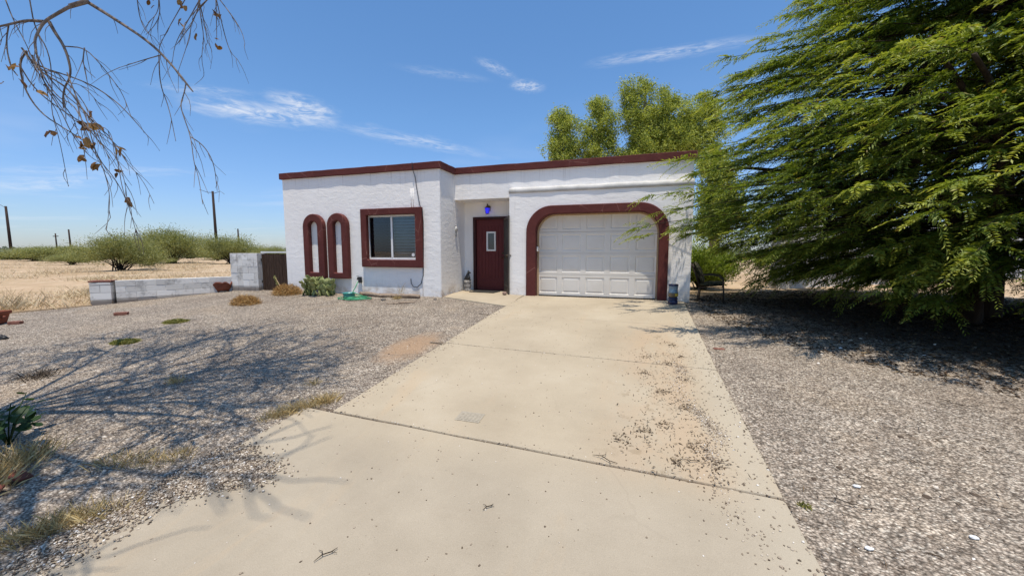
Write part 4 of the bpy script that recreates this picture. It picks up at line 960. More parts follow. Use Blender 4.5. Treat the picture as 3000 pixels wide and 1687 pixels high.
# ---------------- big feathery tree on the right
def big_tree():
    rng = np.random.default_rng(21)
    bx, by = 5.95, 8.95; bz = zgf(0, by)
    root = empty('feathery_tree', (bx, by, bz), 'huge feathery green desert tree with drooping branches right of the garage', 'tree')
    tr_ = MB(); skel = []
    def poly(pts, r0, r1, n=8, sub=5):
        P = []
        for a_, b_ in zip(pts[:-1], pts[1:]):
            for k in range(sub): P.append(Vector(a_).lerp(Vector(b_), k / sub))
        P.append(Vector(pts[-1]))
        P = [p + Vector(rng.normal(size=3)) * 0.03 * (i > 0) for i, p in enumerate(P)]
        for _ in range(2):
            P = [P[0]] + [(P[i - 1] + P[i] * 2 + P[i + 1]) / 4 for i in range(1, len(P) - 1)] + [P[-1]]
        tr_.tube(P, [r0 + (r1 - r0) * i / (len(P) - 1) for i in range(len(P))], n)
        skel.extend(P[len(P) // 3:]); return P
    ends = []
    for (dx, dy, lx, ly, h, r) in ((-.25, -.1, -1.1, -.7, 2.6, .16), (.05, .1, .2, .3, 3.4, .22), (-.75, .5, -1.6, 1.0, 2.9, .13), (.5, -.2, 1.5, -.9, 2.8, .15), (.3, .5, 1.0, 1.5, 3.0, .14), (-.45, -.45, -.9, -1.6, 2.4, .11)):
        P = poly([(bx + dx, by + dy, bz - .2), (bx + dx + lx * .25, by + dy + ly * .25, bz + h * .45), (bx + dx + lx, by + dy + ly, bz + h)], r, r * .55, 10); ends.append((P[-1], r * .5))
    for e, r in ends:
        for k in range(4):
            d = Vector((e.x - bx, e.y - by, 0)); d = d.normalized() if d.length > .2 else Vector((rng.normal(), rng.normal(), 0)).normalized()
            d = (d * .8 + Vector((rng.normal() * .8, rng.normal() * .8, rng.uniform(.1, 1.4)))).normalized()
            L = rng.uniform(1.0, 1.9); poly([e, e + d * L * .5 + Vector((0, 0, .15)), e + d * L], r * .8, .025, 7)
    SK = np.array([tuple(p) for p in skel])
    # crown: boughs from the limbs out to a dome, each carrying a flat fan of feathery sprays
    Zt = np.array([0.25, 1.0, 1.9, 3.0, 4.2, 5.0, 5.9, 6.8, 7.5, 7.9]); Rt = np.array([3.7, 4.3, 4.75, 4.75, 4.45, 4.15, 3.4, 2.5, 1.5, .5])
    N = 1600; zz = np.linspace(.35, 7.8, 400)
    z = rng.choice(zz, N, p=(lambda w: w / w.sum())(np.interp(zz, Zt, Rt) * np.interp(zz, [.3, 1.2, 3, 8], [1.35, 1.4, 1.0, .8])))
    ph = rng.uniform(0, 2 * np.pi, N); s = np.where(rng.random(N) < .58, rng.uniform(.82, 1.05, N), rng.uniform(.38, .84, N))
    lob = 1 + .09 * np.sin(3 * ph + z * 1.1) + .07 * np.sin(7 * ph - z * 2.1)
    towards_cam = np.clip(-np.sin(ph), 0, 1)
    left = np.clip(-np.cos(ph - .08), 0, 1) ** 5 * np.clip((3.3 - z) / 1.0, 0, 1) * np.clip((z - 1.0) / .5, 0, 1)
    R_ = np.interp(z, Zt, Rt) * lob * s * (1 - .16 * towards_cam) * (1 + .42 * left)
    tip = np.stack([bx + .25 + R_ * np.cos(ph), by + R_ * np.sin(ph), bz + z], 1)
    ok_ = ~((tip[:, 0] > 6.9) & (tip[:, 1] < 9.3) & (z < 2.3) & (rng.random(N) < .85)); tip, R_, z, ph, s = tip[ok_], R_[ok_], z[ok_], ph[ok_], s[ok_]; N = len(z)
    inner = np.stack([bx + .25 + R_ * .42 * np.cos(ph + .15) + .35, by + R_ * .42 * np.sin(ph + .15) + .2, bz + np.clip(z * .92 + .45, 1.0, 6.8)], 1)
    br = MB(); bough = []
    for i in range(N):
        k = np.argmin(((SK - inner[i]) ** 2).sum(1)); A0 = Vector(SK[k]); I = Vector(inner[i]); T = Vector(tip[i])
        mid = I.lerp(T, .55) + Vector((rng.normal() * .08, rng.normal() * .08, .12 + .12 * rng.random()))
        P = []
        for t in np.linspace(0, 1, 7): P.append(I * (1 - t) ** 2 + mid * 2 * t * (1 - t) + T * t * t)
        if i % 2 == 0: br.tube([A0] + P, [.022, .018, .015, .012, .009, .007, .005, .003], 5, False)
        else: br.tube(P[1:], [.012, .010, .008, .006, .005, .003], 4, False)
        bough.append([tuple(p) for p in P])
    B = np.array(bough); K = 19
    t = rng.uniform(.25, 1.0, (N, K)) ** .85 * 5.999; i0 = np.minimum(t.astype(int), 5); f = (t - i0)[..., None]
    n_ = np.arange(N)[:, None]
    p = B[n_, i0] * (1 - f) + B[n_, i0 + 1] * f; tan = unit(B[n_, i0 + 1] - B[n_, i0])
    side = unit(np.cross(tan, np.array([0, 0, 1.0]))); sg = rng.choice([-1, 1], (N, K))[..., None]
    sweep = np.array([-.20, -.10, 0.0])
    d = unit(tan * 1.0 + side * sg * rng.uniform(.1, .95, (N, K))[..., None] + rng.normal(size=(N, K, 3)) * np.array([.26, .26, .26]) + sweep + np.array([0, 0, .0]))
    p = p.reshape(-1, 3); d = d.reshape(-1, 3); S = len(p); L = rng.uniform(.22, .60, S)
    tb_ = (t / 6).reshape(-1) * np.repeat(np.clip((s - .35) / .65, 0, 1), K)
    ln = 31
    tj = (np.arange(ln) + .5) / ln
    pos = p[:, None] + d[:, None] * (L[:, None] * tj)[..., None]; pos[..., 2] -= (L[:, None] * .30 * tj ** 2)
    sd_ = unit(np.cross(d, np.array([0, 0, 1.0])) + rng.normal(size=(S, 3)) * .3)
    sgn = np.where(np.arange(ln) % 2 == 0, 1.0, -1.0)[None, :, None]
    ld_ = unit(d[:, None] * .85 + sd_[:, None] * sgn * .95 + rng.normal(size=(S, ln, 3)) * .2 + np.array([0, 0, -.10]))
    nr = unit(np.array([0, 0, 1.0]) + rng.normal(size=(S, ln, 3)) * .4)
    ll = rng.uniform(.06, .11, (S, ln)) * (1.15 - .55 * tj)[None]
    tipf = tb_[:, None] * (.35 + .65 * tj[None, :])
    keep = (p[:, 1] > 3.2) & (pos[:, -1, 2] > (zg(pos[:, -1, 0], pos[:, -1, 1]) + .08)) & ~((pos[:, -1, 0] < 1.45) & (pos[:, -1, 1] > 9.15))
    pos, ld_, nr, ll, tipf = pos[keep], ld_[keep], nr[keep], ll[keep], tipf[keep]
    V, F = leaves(pos.reshape(-1, 3), ld_.reshape(-1, 3), nr.reshape(-1, 3), ll.ravel(), ll.ravel() * .125, .2)
    TIPF = np.repeat(tipf.ravel(), 4)
    tr_.build('trunk', M['bark'], root, True)
    br.build('branches', M['bark'], root, True)
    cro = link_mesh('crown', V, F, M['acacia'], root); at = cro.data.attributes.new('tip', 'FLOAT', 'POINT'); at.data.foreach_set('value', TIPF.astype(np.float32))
    return S
big_tree()

# ---------------- tall olive-green trees behind the house
def clump_tree(base, clumps, label, seed, nsub, leafn, top):
    rng = np.random.default_rng(seed)
    root = empty('tall_tree', base, label, 'tree', 'tall trees rising behind the house')
    tm = MB(); b = Vector(base); V = []; 
    cents = [Vector(c[:3]) for c in clumps]; main = sorted(cents, key=lambda c: -c.z)[0]
    trunk = [b + Vector((0, 0, -.2)), b.lerp(Vector((main.x, main.y, b.z)), .35) + Vector((0, 0, main.z * .4)), Vector((main.x, main.y, main.z * .75)), main]
    tm.tube(trunk, [.24, .17, .10, .04], 9)
    for c in cents:
        s_ = trunk[1].lerp(trunk[2], rng.uniform(0, 1)); tm.tube([s_, s_.lerp(c, .5) + Vector((0, 0, .15)), c], [.07, .045, .02], 6)
    tm.build('trunk', M['euc_bark'], root, True)
    P = []; D = []
    for (x, y, z, rx, rz) in clumps:
        n = max(6, int(nsub * rx * rz * 1.5)); q = rdir(n, rng) * (rng.random((n, 1)) ** .45) * rng.uniform(.75, 1.28, (n, 1)); sub = np.array([x, y, z]) + q * np.array([rx, rx * 1.1, rz])
        m = leafn; pp = np.repeat(sub, m, 0) + rng.normal(size=(n * m, 3)) * np.array([.15, .15, .13]); pp[:, 2] -= rng.gamma(1.2, .10, n * m)
        P.append(pp); D.append(unit(np.stack([rng.normal(size=n * m) * .55, rng.normal(size=n * m) * .55, -rng.random(n * m) * 1.0 + .1], 1)))
    P = np.concatenate(P); D = np.concatenate(D); N = len(P)
    V, F = leaves(P, D, rdir(N, rng), rng.uniform(.09, .17, N), rng.uniform(.016, .028, N), .2)
    link_mesh('crown', V, F, M['euc'], root)
T1 = [[-3.818, 21.587, 7.857, 0.80, 0.93], [-4.055, 21.41, 6.837, 0.84, 0.75], [-3.25, 21.647, 6.651, 0.47, 0.56], [-4.097, 21.544, 8.4, 0.45, 0.47], [-3.9, 21.5, 6.0, .7, .6]]
T2 = [[-2.076, 22.259, 9.063, 0.62, 0.75], [-1.689, 22.271, 7.95, 0.72, 0.84], [-2.383, 21.996, 7.393, 0.72, 0.84], [-1.396, 22.272, 7.022, 0.37, 0.56], [-2.451, 21.9, 6.651, 0.65, 0.47], [-2.0, 22.1, 6.0, .6, .5]]
T3 = [[-0.405, 22.845, 9.619, 0.70, 0.84], [0.29, 23.121, 10.176, 0.32, 0.47], [-0.018, 22.857, 8.506, 0.92, 1.05], [1.22, 23.268, 8.792, 1.05, 1.10], [2.302, 23.556, 8.235, 1.05, 1.12], [3.607, 24.062, 9.063, 0.65, 0.84], [3.906, 24.046, 7.95, 0.65, 1.12], [0.563, 22.875, 6.837, 1.49, 0.85], [2.334, 23.455, 7.022, 1.49, 0.93], [3.959, 23.878, 6.095, 0.75, 0.93], [-0.847, 22.391, 6.466, 0.56, 0.56], [0.7, 23.0, 7.9, .8, .7], [1.7, 23.3, 7.6, .9, .8], [2.9, 23.8, 8.3, .7, .7], [3.1, 23.7, 7.2, .8, .9], [0.0, 22.7, 7.3, .8, .7], [1.8, 23.3, 9.3, .5, .5]]
T4 = [[2.799, 16.928, 3.49, 0.50, 0.83], [3.22, 17.141, 4.285, 0.53, 0.53], [3.385, 17.061, 2.96, 0.67, 0.8], [2.896, 16.84, 2.297, 0.50, 0.67], [2.7, 17.0, 4.6, .35, .4]]
clump_tree((-3.7, 21.5, 0), T1, 'leftmost, shortest and roundest of the tall trees behind the roof', 31, 45, 91, 9)
clump_tree((-1.9, 22.2, 0), T2, 'narrow tall tree between the round tree and the broad tree behind the roof', 32, 45, 91, 10)
clump_tree((1.6, 23.4, 0), T3, 'broadest and tallest tree behind the garage roof', 33, 40, 97, 10)
clump_tree((3.1, 17.0, 0), T4, 'lower olive tree with drooping foliage just right of the garage roof corner', 34, 62, 91, 4)

# ---------------- shrubs
def shrub_mesh(root, h, rx, ry, nst, nleaf, mat, rng, ls=(.03, .06), open_=.55, lw=.32, low=.25):
    base = Vector(ROOT[root]); sm = MB(); P = []; D = []
    for k in range(nst):
        a_ = rng.uniform(0, 2 * np.pi); rr = rng.random() ** .6; e = base + Vector((rx * rr * math.cos(a_), ry * rr * math.sin(a_), h * (.45 + .55 * math.sqrt(max(0, 1 - rr ** 2.4))) * rng.uniform(.68, 1.1)))
        m = base.lerp(e, .5) + Vector((0, 0, h * .10)); s0 = base + Vector((rng.normal() * rx * .06, rng.normal() * ry * .06, -.02))
        sm.tube([s0, s0.lerp(m, .55) + Vector((0, 0, .02 * h)), m, e], [.016 * h + .004, .011 * h, .007 * h, .003 * h], 5, False)
        n = nleaf // nst; t = rng.uniform(low, 1.10, n)[:, None] ** .8; mm = np.array(m); ee = np.array(e); ss = np.array(s0)
        c = ss * (1 - t) ** 2 + mm * 2 * t * (1 - t) + ee * t ** 2
        sp_ = h * .11 * (.5 + t); c = c + rng.normal(size=(n, 3)) * sp_ * np.array([1, 1, .75])
        P.append(c); D.append(unit((ee - ss)[None] / max(h, .1) + rng.normal(size=(n, 3)) * .8))
    P = np.concatenate(P); D = np.concatenate(D); ok = P[:, 2] > base.z + h * .06; P = P[ok]; D = D[ok]; N = len(P)
    L = rng.uniform(*ls, N); V, F = leaves(P, D, rdir(N, rng), L, L * lw, .2)
    sm.build('stems', M['bark'], root, True); link_mesh('foliage', V, F, mat, root)
def copy_thing(o, loc, sc, rz, label):
    c = o.copy(); COL.objects.link(c); c.location = loc; c.scale = sc; c.rotation_euler = (0, 0, rz); c['label'] = label
    for chd in list(o.children):
        d = chd.copy(); COL.objects.link(d); d.parent = c
    return c
rg = np.random.default_rng(5)
SG = 'desert shrubs beyond the low wall'
b1 = empty('desert_shrub', (-29.2, 14.8, -.02), 'dark-stemmed desert shrub standing in front of the others, nearest the low wall', 'shrub', SG)
shrub_mesh(b1, 1.75, 2.3, 2.0, 34, 30000, M['shrub'], rg, (.05, .10), .5, .2, .48)
b2 = empty('desert_shrub', (-43.2, 26.0, -.02), 'broadest and tallest green desert shrub, right of the front shrub', 'shrub', SG)
shrub_mesh(b2, 2.8, 3.6, 3.0, 46, 42000, M['shrub'], rg, (.08, .15), .5, .22, .36)
b3 = empty('desert_shrub', (-36.0, 26.5, -.02), 'wide olive shrub directly behind the block pillar and gate', 'shrub', SG)
shrub_mesh(b3, 2.2, 3.1, 2.7, 34, 26000, M['shrub'], rg, (.07, .14), .5, .22, .42)
shared = 'olive-green desert shrub in the mixed scrub beyond the sand'
for (x, y, s, sz, proto, lab) in ((-68, 28.8, 1.35, .72, b2, 'long low shrub mass left of the front shrub'), (-71, 28, 1.2, .7, b3, 'low shrub with bare trunks showing at the left of the sand'),
        (-88, 32, 1.6, .8, b3, 'leftmost low shrub at the foot of the leaning pole'), (-31, 27, 1.0, .95, b1, 'green shrub rising beside the left corner of the house'),
        (-47, 20.5, .8, .62, b1, 'small low shrub between the front shrub and the broadest shrub'), (-56, 25.5, 1.0, .7, b1, 'medium shrub behind and left of the front shrub'),
        (-38.5, 21.5, .8, .55, b1, 'sparse low shrub just right of the broadest shrub'), (-57, 40, 1.2, .85, b2, shared), (-49, 42, 1.1, .8, b2, shared), (-42, 40, 1.1, .8, b3, shared), (-64, 46, 1.3, .9, b3, shared), (-78, 42, 1.3, .9, b2, shared),
        (-95, 44, 1.5, .9, b3, shared), (-84, 52, 1.5, .95, b2, shared), (-112, 46, 1.6, .95, b2, shared), (-36, 38, 1.1, .8, b2, shared), (-60, 33, 1.1, .75, b1, shared), (-104, 36, 1.4, .85, b1, shared), (-80, 34, 1.3, .7, b1, shared),
        (12, 34, 1.1, .8, b3, shared), (24, 38, 1.2, .9, b1, shared)):
    copy_thing(proto, (x, y, -.03), (s, s, sz * (.6 if lab == shared else .78)), rg.uniform(0, 6), lab)
bs = empty('green_shrub', (2.0, 13.2, 0), 'bright yellow-green rounded shrub behind the patio chair', 'shrub')
shrub_mesh(bs, 1.15, .95, .8, 60, 16000, M['bright'], rg, (.06, .12), .5, .14)
# far scrub band: nobody could count it
n = 420; ang_ = rg.uniform(math.radians(100), math.radians(172), n); dist = rg.uniform(80, 260, n) ; cx_ = dist * np.cos(ang_); cy_ = dist * np.sin(ang_)
ang2 = rg.uniform(math.radians(40), math.radians(85), 120); d2 = rg.uniform(60, 200, 120); cx_ = np.r_[cx_, d2 * np.cos(ang2)]; cy_ = np.r_[cy_, d2 * np.sin(ang2)]; n = len(cx_)
hh = rg.uniform(.9, 1.7, n) * (.75 + .5 * np.hypot(cx_, cy_) / 260); m = 170; cen = np.repeat(np.stack([cx_, cy_, hh * .5], 1), m, 0); q = rdir(n * m, rg) * rg.random((n * m, 1)) ** .35
P = cen + q * np.stack([np.repeat(hh * 1.5, m), np.repeat(hh * 1.5, m), np.repeat(hh * .55, m)], 1); P[:, 2] = np.maximum(P[:, 2], .1)
L = rg.uniform(.35, .7, len(P)); V, F = leaves(P, rdir(len(P), rg), rdir(len(P), rg), L, L * .35)
tag(link_mesh('distant_scrub', V, F, M['scrub']), 'hazy band of scrub along the desert horizon', 'scrub', kind='stuff')
# dry desert grass
n = 3200; u = rg.random(n); X_ = -13.4 - 48 * u ** 1.6; Y_ = rg.uniform(-.05, 1, n) * (8 + 26 * u) + 1.5 * u
ok = (X_ < (np.vectorize(left_edge)(np.minimum(Y_, 8.5)) - .35)); X_, Y_ = X_[ok], Y_[ok]
pat = np.sin(X_ * .7) * np.sin(Y_ * .9 + 1) + rg.normal(size=len(X_)) * .6 > .25; X_, Y_ = X_[pat], Y_[pat]
C_ = np.stack([X_, Y_, dz(X_, Y_)], 1); sc_ = 1 + (-X_ - 13) * .02
parts = [blades(C_[i_::6], 26, .10 + .05 * i_, .16 + .035 * i_, .0028 + .0007 * i_, rg, .55) for i_ in range(6)]
V, F = join(parts); tag(link_mesh('dry_grass', V, F, M['desertgrass']), 'thin straw-coloured dry grass over the desert sand', 'grass', kind='stuff')

# ---------------- dry tufts and weeds in the yard
def tuft(pts, n_each, spread, h, label, mat='straw', w_=.0022, lean=.5, name='grass_tuft', cat='grass tuft'):
    if len(pts) > 1 and n_each > 60:      # fill in between the given roots so that a tuft is one clump
        f_ = [];
        for (xa, ya), (xb, yb) in zip(pts[:-1], pts[1:]): f_ += [(xa + (xb - xa) * q, ya + (yb - ya) * q) for q in (0, .33, .66)]
        pts = f_ + [pts[-1]]; n_each = n_each // 2
    c = np.array([G3(x, y, .005) for x, y in pts]); V, F = blades(c, n_each, spread, h, w_, rg, lean)
    return tag(link_mesh(name, V, F, M[mat], base=tuple(c.mean(0))), label, cat, 'dry grass tufts in the gravel')
tuft([(-3.30, 2.70), (-3.22, 2.80), (-3.16, 2.90), (-3.10, 3.02), (-3.03, 3.12), (-3.02, 3.16)], 130, .045, .13, 'golden dry grass strip at the left corner of the nearest driveway slab')
tuft([(-3.95, 1.80), (-3.80, 1.84), (-3.62, 1.90), (-3.5, 1.94), (-3.40, 2.02)], 80, .06, .11, 'pale dry grass tuft beside the grey broken twig')
tuft([(-3.42, 1.14), (-3.36, 1.24), (-3.28, 1.36), (-3.16, 1.46), (-3.5, 1.08)], 130, .055, .14, 'green-gold dry grass clump nearest the camera at lower left')
tuft([(-5.22, 3.06)], 120, .04, .13, 'tiny lone grass tuft in the middle of the shaded gravel')
tuft([(-3.52, 3.47)], 70, .03, .10, 'tiny upright tuft left of the second driveway slab')
tuft([(-7.2, 2.74), (-7.12, 2.72), (-7.28, 2.78)], 90, .09, .14, 'sparse brown tuft among the branch shadows at far left', 'debris')
tuft([(-4.55, 1.62), (-4.7, 1.58), (-4.3, 1.30), (-4.45, 1.42)], 140, .07, .22, 'tall dry grass clump behind the terracotta shards')
tuft([(-6.98, 8.68), (-6.85, 8.68)], 110, .05, .14, 'small golden tuft against the wall right of the tap')
tuft([(-5.72, 8.35)], 200, .05, .15, 'golden tuft between the two driftwood logs')
tuft([(-5.78, 8.66), (-5.9, 8.66)], 16, .05, .5, 'thin tall dry stems against the wall below the window', w_=.0016, lean=.25)
tuft([(-13.2, 6.55), (-13.35, 6.4), (-13.1, 6.75)], 90, .10, .42, 'tall dry grass beside the end of the block wall', 'desertgrass', .003)
tuft([(-14.3, 5.1), (-14.6, 4.9), (-14.1, 5.4), (-15.0, 4.7)], 90, .16, .5, 'tall pale grass clump on the sand above the terracotta planter', 'desertgrass', .003)
def ball(c, r, n, length, width, mat, label, name, cat, group=None, flat=False):
    q = rdir(n, rg) * (rg.random((n, 1)) ** (.35)); q[:, 2] = np.abs(q[:, 2]); P = np.array(c) + q * np.array(r); D = unit(q * .8 + rg.normal(size=(n, 3)) * .8)
    if flat: D[:, 2] *= .35
    L = rg.uniform(.5, 1.2, n) * length; V, F = leaves(P, D, rdir(n, rg), L, np.full(n, width), .5)
    return tag(link_mesh(name, V, F, M[mat], base=c), label, cat, group)
ball(G3(-9.12, 7.0, .0), (.36, .26, .20), 4200, .10, .0028, 'tumble', 'dry brown tumbleweed lying alone on the gravel in front of the gate', 'tumbleweed', 'tumbleweed')
ball(G3(-9.28, 8.35, .0), (.42, .32, .27), 5200, .10, .0028, 'tumble', 'larger golden tumbleweed against the wall left of the prickly pear', 'tumbleweed', 'tumbleweed')
m_ = MB(); m_.tube([G3(-8.85, 6.86, .02), G3(-9.0, 6.78, .06), G3(-9.3, 6.8, .09), G3(-9.45, 6.88, .05)], .008, 5); tag(m_.build('dry_stem', M['tan'], base=G3(-8.85, 6.86)), 'pale woody stem lying across the lone tumbleweed', 'stem')
st_ = MB(); s0 = Vector(G3(-9.42, 8.30)); s1 = s0 + Vector((-.30, .05, .52)); st_.tube([s0, s0.lerp(s1, .5) + Vector((.04, 0, .02)), s1], [.012, .009, .004], 6)
so = empty('leaning_stalk', tuple(s0), 'pale leafy weed stalk leaning over the golden tumbleweed before the gate', 'weed')
st_.build('stem', M['tan'], so, True); n = 160; t = rg.random(n)[:, None]; P = np.array(s0) * (1 - t) + np.array(s1) * t; V, F = leaves(P, unit(rg.normal(size=(n, 3)) + np.array([-.2, 0, .5])), rdir(n, rg), rg.uniform(.03, .065, n), .008); link_mesh('foliage', V, F, M['shrub'], so)
def mat_weed(c, r, n, label): ball(G3(*c, .0), r, n, .035, .007, 'moss', label, 'mat_weed', 'weed', flat=True)
mat_weed((-8.02, 4.05), (.24, .17, .05), 2600, 'nearer flat green weed mat on the gravel')
mat_weed((-8.78, 5.27), (.24, .2, .05), 2600, 'farther flat green weed mat on the gravel, towards the gate')
ball(G3(1.06, 2.72, .0), (.035, .03, .03), 60, .03, .006, 'moss', 'tiny green sprig beside the driveway edge on the right', 'weed_sprig', 'weed')
# broad-leaved weed at the left edge
wd = empty('leafy_weed', G3(-5.12, 1.72), 'dark green broad-leaved weed growing at the left edge under the bare tree', 'weed')
wm = MB(); LV = []; LF = []; nn_ = 0
b0 = Vector(G3(-5.12, 1.72))
for k in range(11):
    a_ = rg.uniform(0, 6.28); hgt = rg.uniform(.15, .45); e = b0 + Vector((.26 * math.cos(a_) * rg.uniform(.4, 1.2), .22 * math.sin(a_) * rg.uniform(.4, 1.2), hgt)); wm.tube([b0, b0.lerp(e, .5) + Vector((0, 0, .06)), e], [.006, .005, .003], 5)
    for j_ in range(6):
        c = b0.lerp(e, rg.uniform(.5, 1.0)) + Vector(rg.normal(size=3)) * .03; r_l = rg.uniform(.03, .055)
        nv = Vector((rg.normal() * .5, rg.normal() * .5 - .3, 1)).normalized(); u_l = nv.orthogonal().normalized(); u_l.rotate(Matrix.Rotation(rg.uniform(0, 6.28), 3, nv)); v_l = nv.cross(u_l)
        ring_ = [c + u_l * r_l * math.cos(q) * (1.15 if math.cos(q) > 0 else .8) + v_l * r_l * math.sin(q) * .85 for q in np.linspace(0, 2 * math.pi, 9)[:-1]]
        LV += ring_; LF.append(list(range(nn_, nn_ + 8))); nn_ += 8
wm.build('stems', M['weed'], wd, True); link_mesh('foliage', LV, LF, M['weed'], wd)

# ---------------- prickly pear
cr = random.Random(4); cac = empty('prickly_pear', G3(-8.2, 8.42), 'dense green prickly pear cactus below the two arch mouldings', 'cactus')
pd = MB()
def pad(c, az, tilt, s):
    R_ = Matrix.Rotation(az, 3, 'Z') @ Matrix.Rotation(tilt, 3, 'X'); vs0 = len(pd.v)
    ctr = Vector(c) + R_ @ Vector((0, 0, s)); pd.blob(ctr, (s * .78, s * .20, s), .02, 12, 8, R_, cr)
    return Vector(c), R_, s
def grow_pad(c, az, tilt, s, lvl):
    c_, R_, s_ = pad(c, az, tilt, s)
    if lvl <= 0: return
    for k in range(cr.choice((1, 2, 2, 3))):
        a_ = cr.uniform(-.95, .95); p = c_ + R_ @ Vector((s_ * .75 * math.sin(a_), 0, s_ + s_ * .93 * math.cos(a_)))
        grow_pad(p, az + cr.uniform(-.9, .9), tilt + cr.uniform(-.35, .35) - a_ * 0, s_ * cr.uniform(.75, .95), lvl - 1)
for k in range(24):
    x = -8.2 + cr.uniform(-.56, .46); y = 8.42 + cr.uniform(-.16, .14)
    edge_ = abs(x + 8.2) / .5; grow_pad(G3(x, y, -.01), cr.uniform(0, 6.28), cr.uniform(-.45, .45), cr.uniform(.085, .108), 1 if edge_ > .75 else (2 if edge_ > .35 or k % 2 else 3))
pd.build('pads', M['cactus'], cac, True)

# ---------------- bare tree at the upper left
TW = {
    'A': [[-3.71, 1.842, 2.897], [-3.791, 1.793, 2.854], [-3.85, 1.749, 2.792], [-3.917, 1.701, 2.721], [-3.93, 1.669, 2.631], [-3.92, 1.647, 2.571], [-3.876, 1.631, 2.473]],
    'A0': [[-3.71, 1.842, 2.897], [-3.775, 1.831, 2.96], [-3.919, 1.8, 3.074], [-4.203, 1.73, 3.24]],
    'B': [[-3.999, 1.736, 2.754], [-4.102, 1.695, 2.759], [-4.204, 1.649, 2.723], [-4.286, 1.611, 2.697]],
    'B2': [[-4.232, 1.66, 2.733], [-4.26, 1.647, 2.605], [-4.237, 1.646, 2.445], [-4.197, 1.66, 2.387]],
    'C': [[-3.964, 1.748, 2.754], [-3.931, 1.76, 2.677], [-3.893, 1.774, 2.61], [-3.863, 1.783, 2.512], [-3.852, 1.784, 2.393], [-3.921, 1.762, 2.293], [-3.92, 1.759, 2.172]],
    'Dd': [[-3.789, 1.873, 2.929], [-3.537, 1.906, 2.776], [-3.26, 1.944, 2.595], [-3.064, 1.955, 2.408], [-2.907, 1.956, 2.235]],
    'E': [[-3.091, 2.037, 2.348], [-3.062, 2.001, 2.261], [-3.049, 1.96, 2.166], [-2.985, 1.935, 2.073], [-2.895, 1.913, 1.923], [-2.834, 1.878, 1.738], [-2.766, 1.855, 1.653], [-2.697, 1.822, 1.457]],
    'E2': [[-3.046, 2.013, 1.963], [-2.98, 2.053, 1.908], [-2.931, 2.081, 1.787], [-2.93, 2.087, 1.59]],
    'Fq': [[-3.281, 1.996, 2.545], [-3.249, 1.967, 2.33], [-3.162, 1.96, 2.159], [-3.091, 1.941, 1.918]],
    'G_': [[-3.271, 1.999, 2.545], [-3.386, 1.938, 2.494], [-3.495, 1.878, 2.44]],
    'H_': [[-4.11, 1.681, 2.55], [-4.21, 1.678, 2.475], [-4.218, 1.695, 2.304], [-4.154, 1.737, 2.149], [-4.038, 1.8, 2.054], [-3.919, 1.865, 1.957], [-3.856, 1.907, 1.813], [-3.792, 1.952, 1.687], [-3.746, 1.986, 1.514], [-3.729, 2.008, 1.313]],
    'I': [[-4.07, 1.69, 2.519], [-4.025, 1.692, 2.417], [-3.923, 1.716, 2.354], [-3.821, 1.74, 2.293], [-3.717, 1.757, 2.149], [-3.613, 1.776, 2.027], [-3.491, 1.802, 1.925], [-3.454, 1.795, 1.762], [-3.417, 1.786, 1.579], [-3.373, 1.788, 1.478]],
    'J': [[-4.14, 1.673, 2.57], [-4.084, 1.705, 2.459], [-3.859, 1.794, 2.388], [-3.73, 1.854, 2.325], [-3.617, 1.905, 2.23], [-3.543, 1.943, 2.132], [-3.455, 1.983, 2.001]],
    'K': [[-3.848, 1.767, 2.581], [-3.718, 1.805, 2.57], [-3.616, 1.826, 2.467], [-3.533, 1.84, 2.364], [-3.449, 1.854, 2.252], [-3.384, 1.856, 2.088]],
    'L': [[-4.101, 1.721, 2.927], [-4.071, 1.719, 2.708], [-3.982, 1.742, 2.55], [-3.97, 1.732, 2.308], [-3.989, 1.72, 2.146], [-3.938, 1.726, 1.942], [-3.882, 1.721, 1.612]],
    'M': [[-3.833, 1.754, 2.397], [-3.735, 1.742, 2.224], [-3.62, 1.735, 2.054], [-3.543, 1.715, 1.867], [-3.43, 1.707, 1.684], [-3.356, 1.687, 1.504], [-3.345, 1.643, 1.288]],
    'N': [[-4.041, 1.701, 2.53], [-4.0, 1.703, 2.32], [-3.891, 1.729, 2.139], [-3.82, 1.744, 1.957], [-3.711, 1.774, 1.815], [-3.643, 1.802, 1.776]],
    'Q': [[-3.952, 2.44, 3.322], [-3.966, 2.449, 3.188], [-4.043, 2.444, 3.103], [-4.145, 2.433, 3.041]],
    'R_': [[-3.606, 2.55, 3.322], [-3.721, 2.493, 3.099], [-3.813, 2.448, 2.925], [-3.834, 2.426, 2.751]],
    'S': [[-3.487, 2.588, 3.322], [-3.424, 2.594, 3.008], [-3.389, 2.609, 2.866], [-3.343, 2.636, 2.811]],
    'T': [[-3.63, 2.542, 3.322], [-3.614, 2.541, 3.13], [-3.598, 2.544, 2.986], [-3.63, 2.53, 2.817], [-3.616, 2.535, 2.696]],
    'Uu': [[-3.463, 2.594, 3.31], [-3.308, 2.593, 3.129], [-3.203, 2.58, 2.988], [-3.147, 2.554, 2.874]],
    'V': [[-4.131, 2.383, 3.322], [-4.129, 2.387, 3.159], [-4.095, 2.405, 3.044], [-4.043, 2.437, 3.003]],
    'Wq': [[-3.725, 2.512, 3.322], [-3.823, 2.471, 3.152], [-3.921, 2.429, 2.98], [-3.962, 2.414, 2.884]],
    'X_': [[-4.267, 1.669, 2.927], [-4.182, 1.664, 2.756], [-4.069, 1.668, 2.586], [-3.965, 1.666, 2.378]],
    'Yq': [[-3.535, 2.573, 3.322], [-3.636, 2.486, 3.128], [-3.618, 2.439, 2.937], [-3.666, 2.358, 2.629]],
}
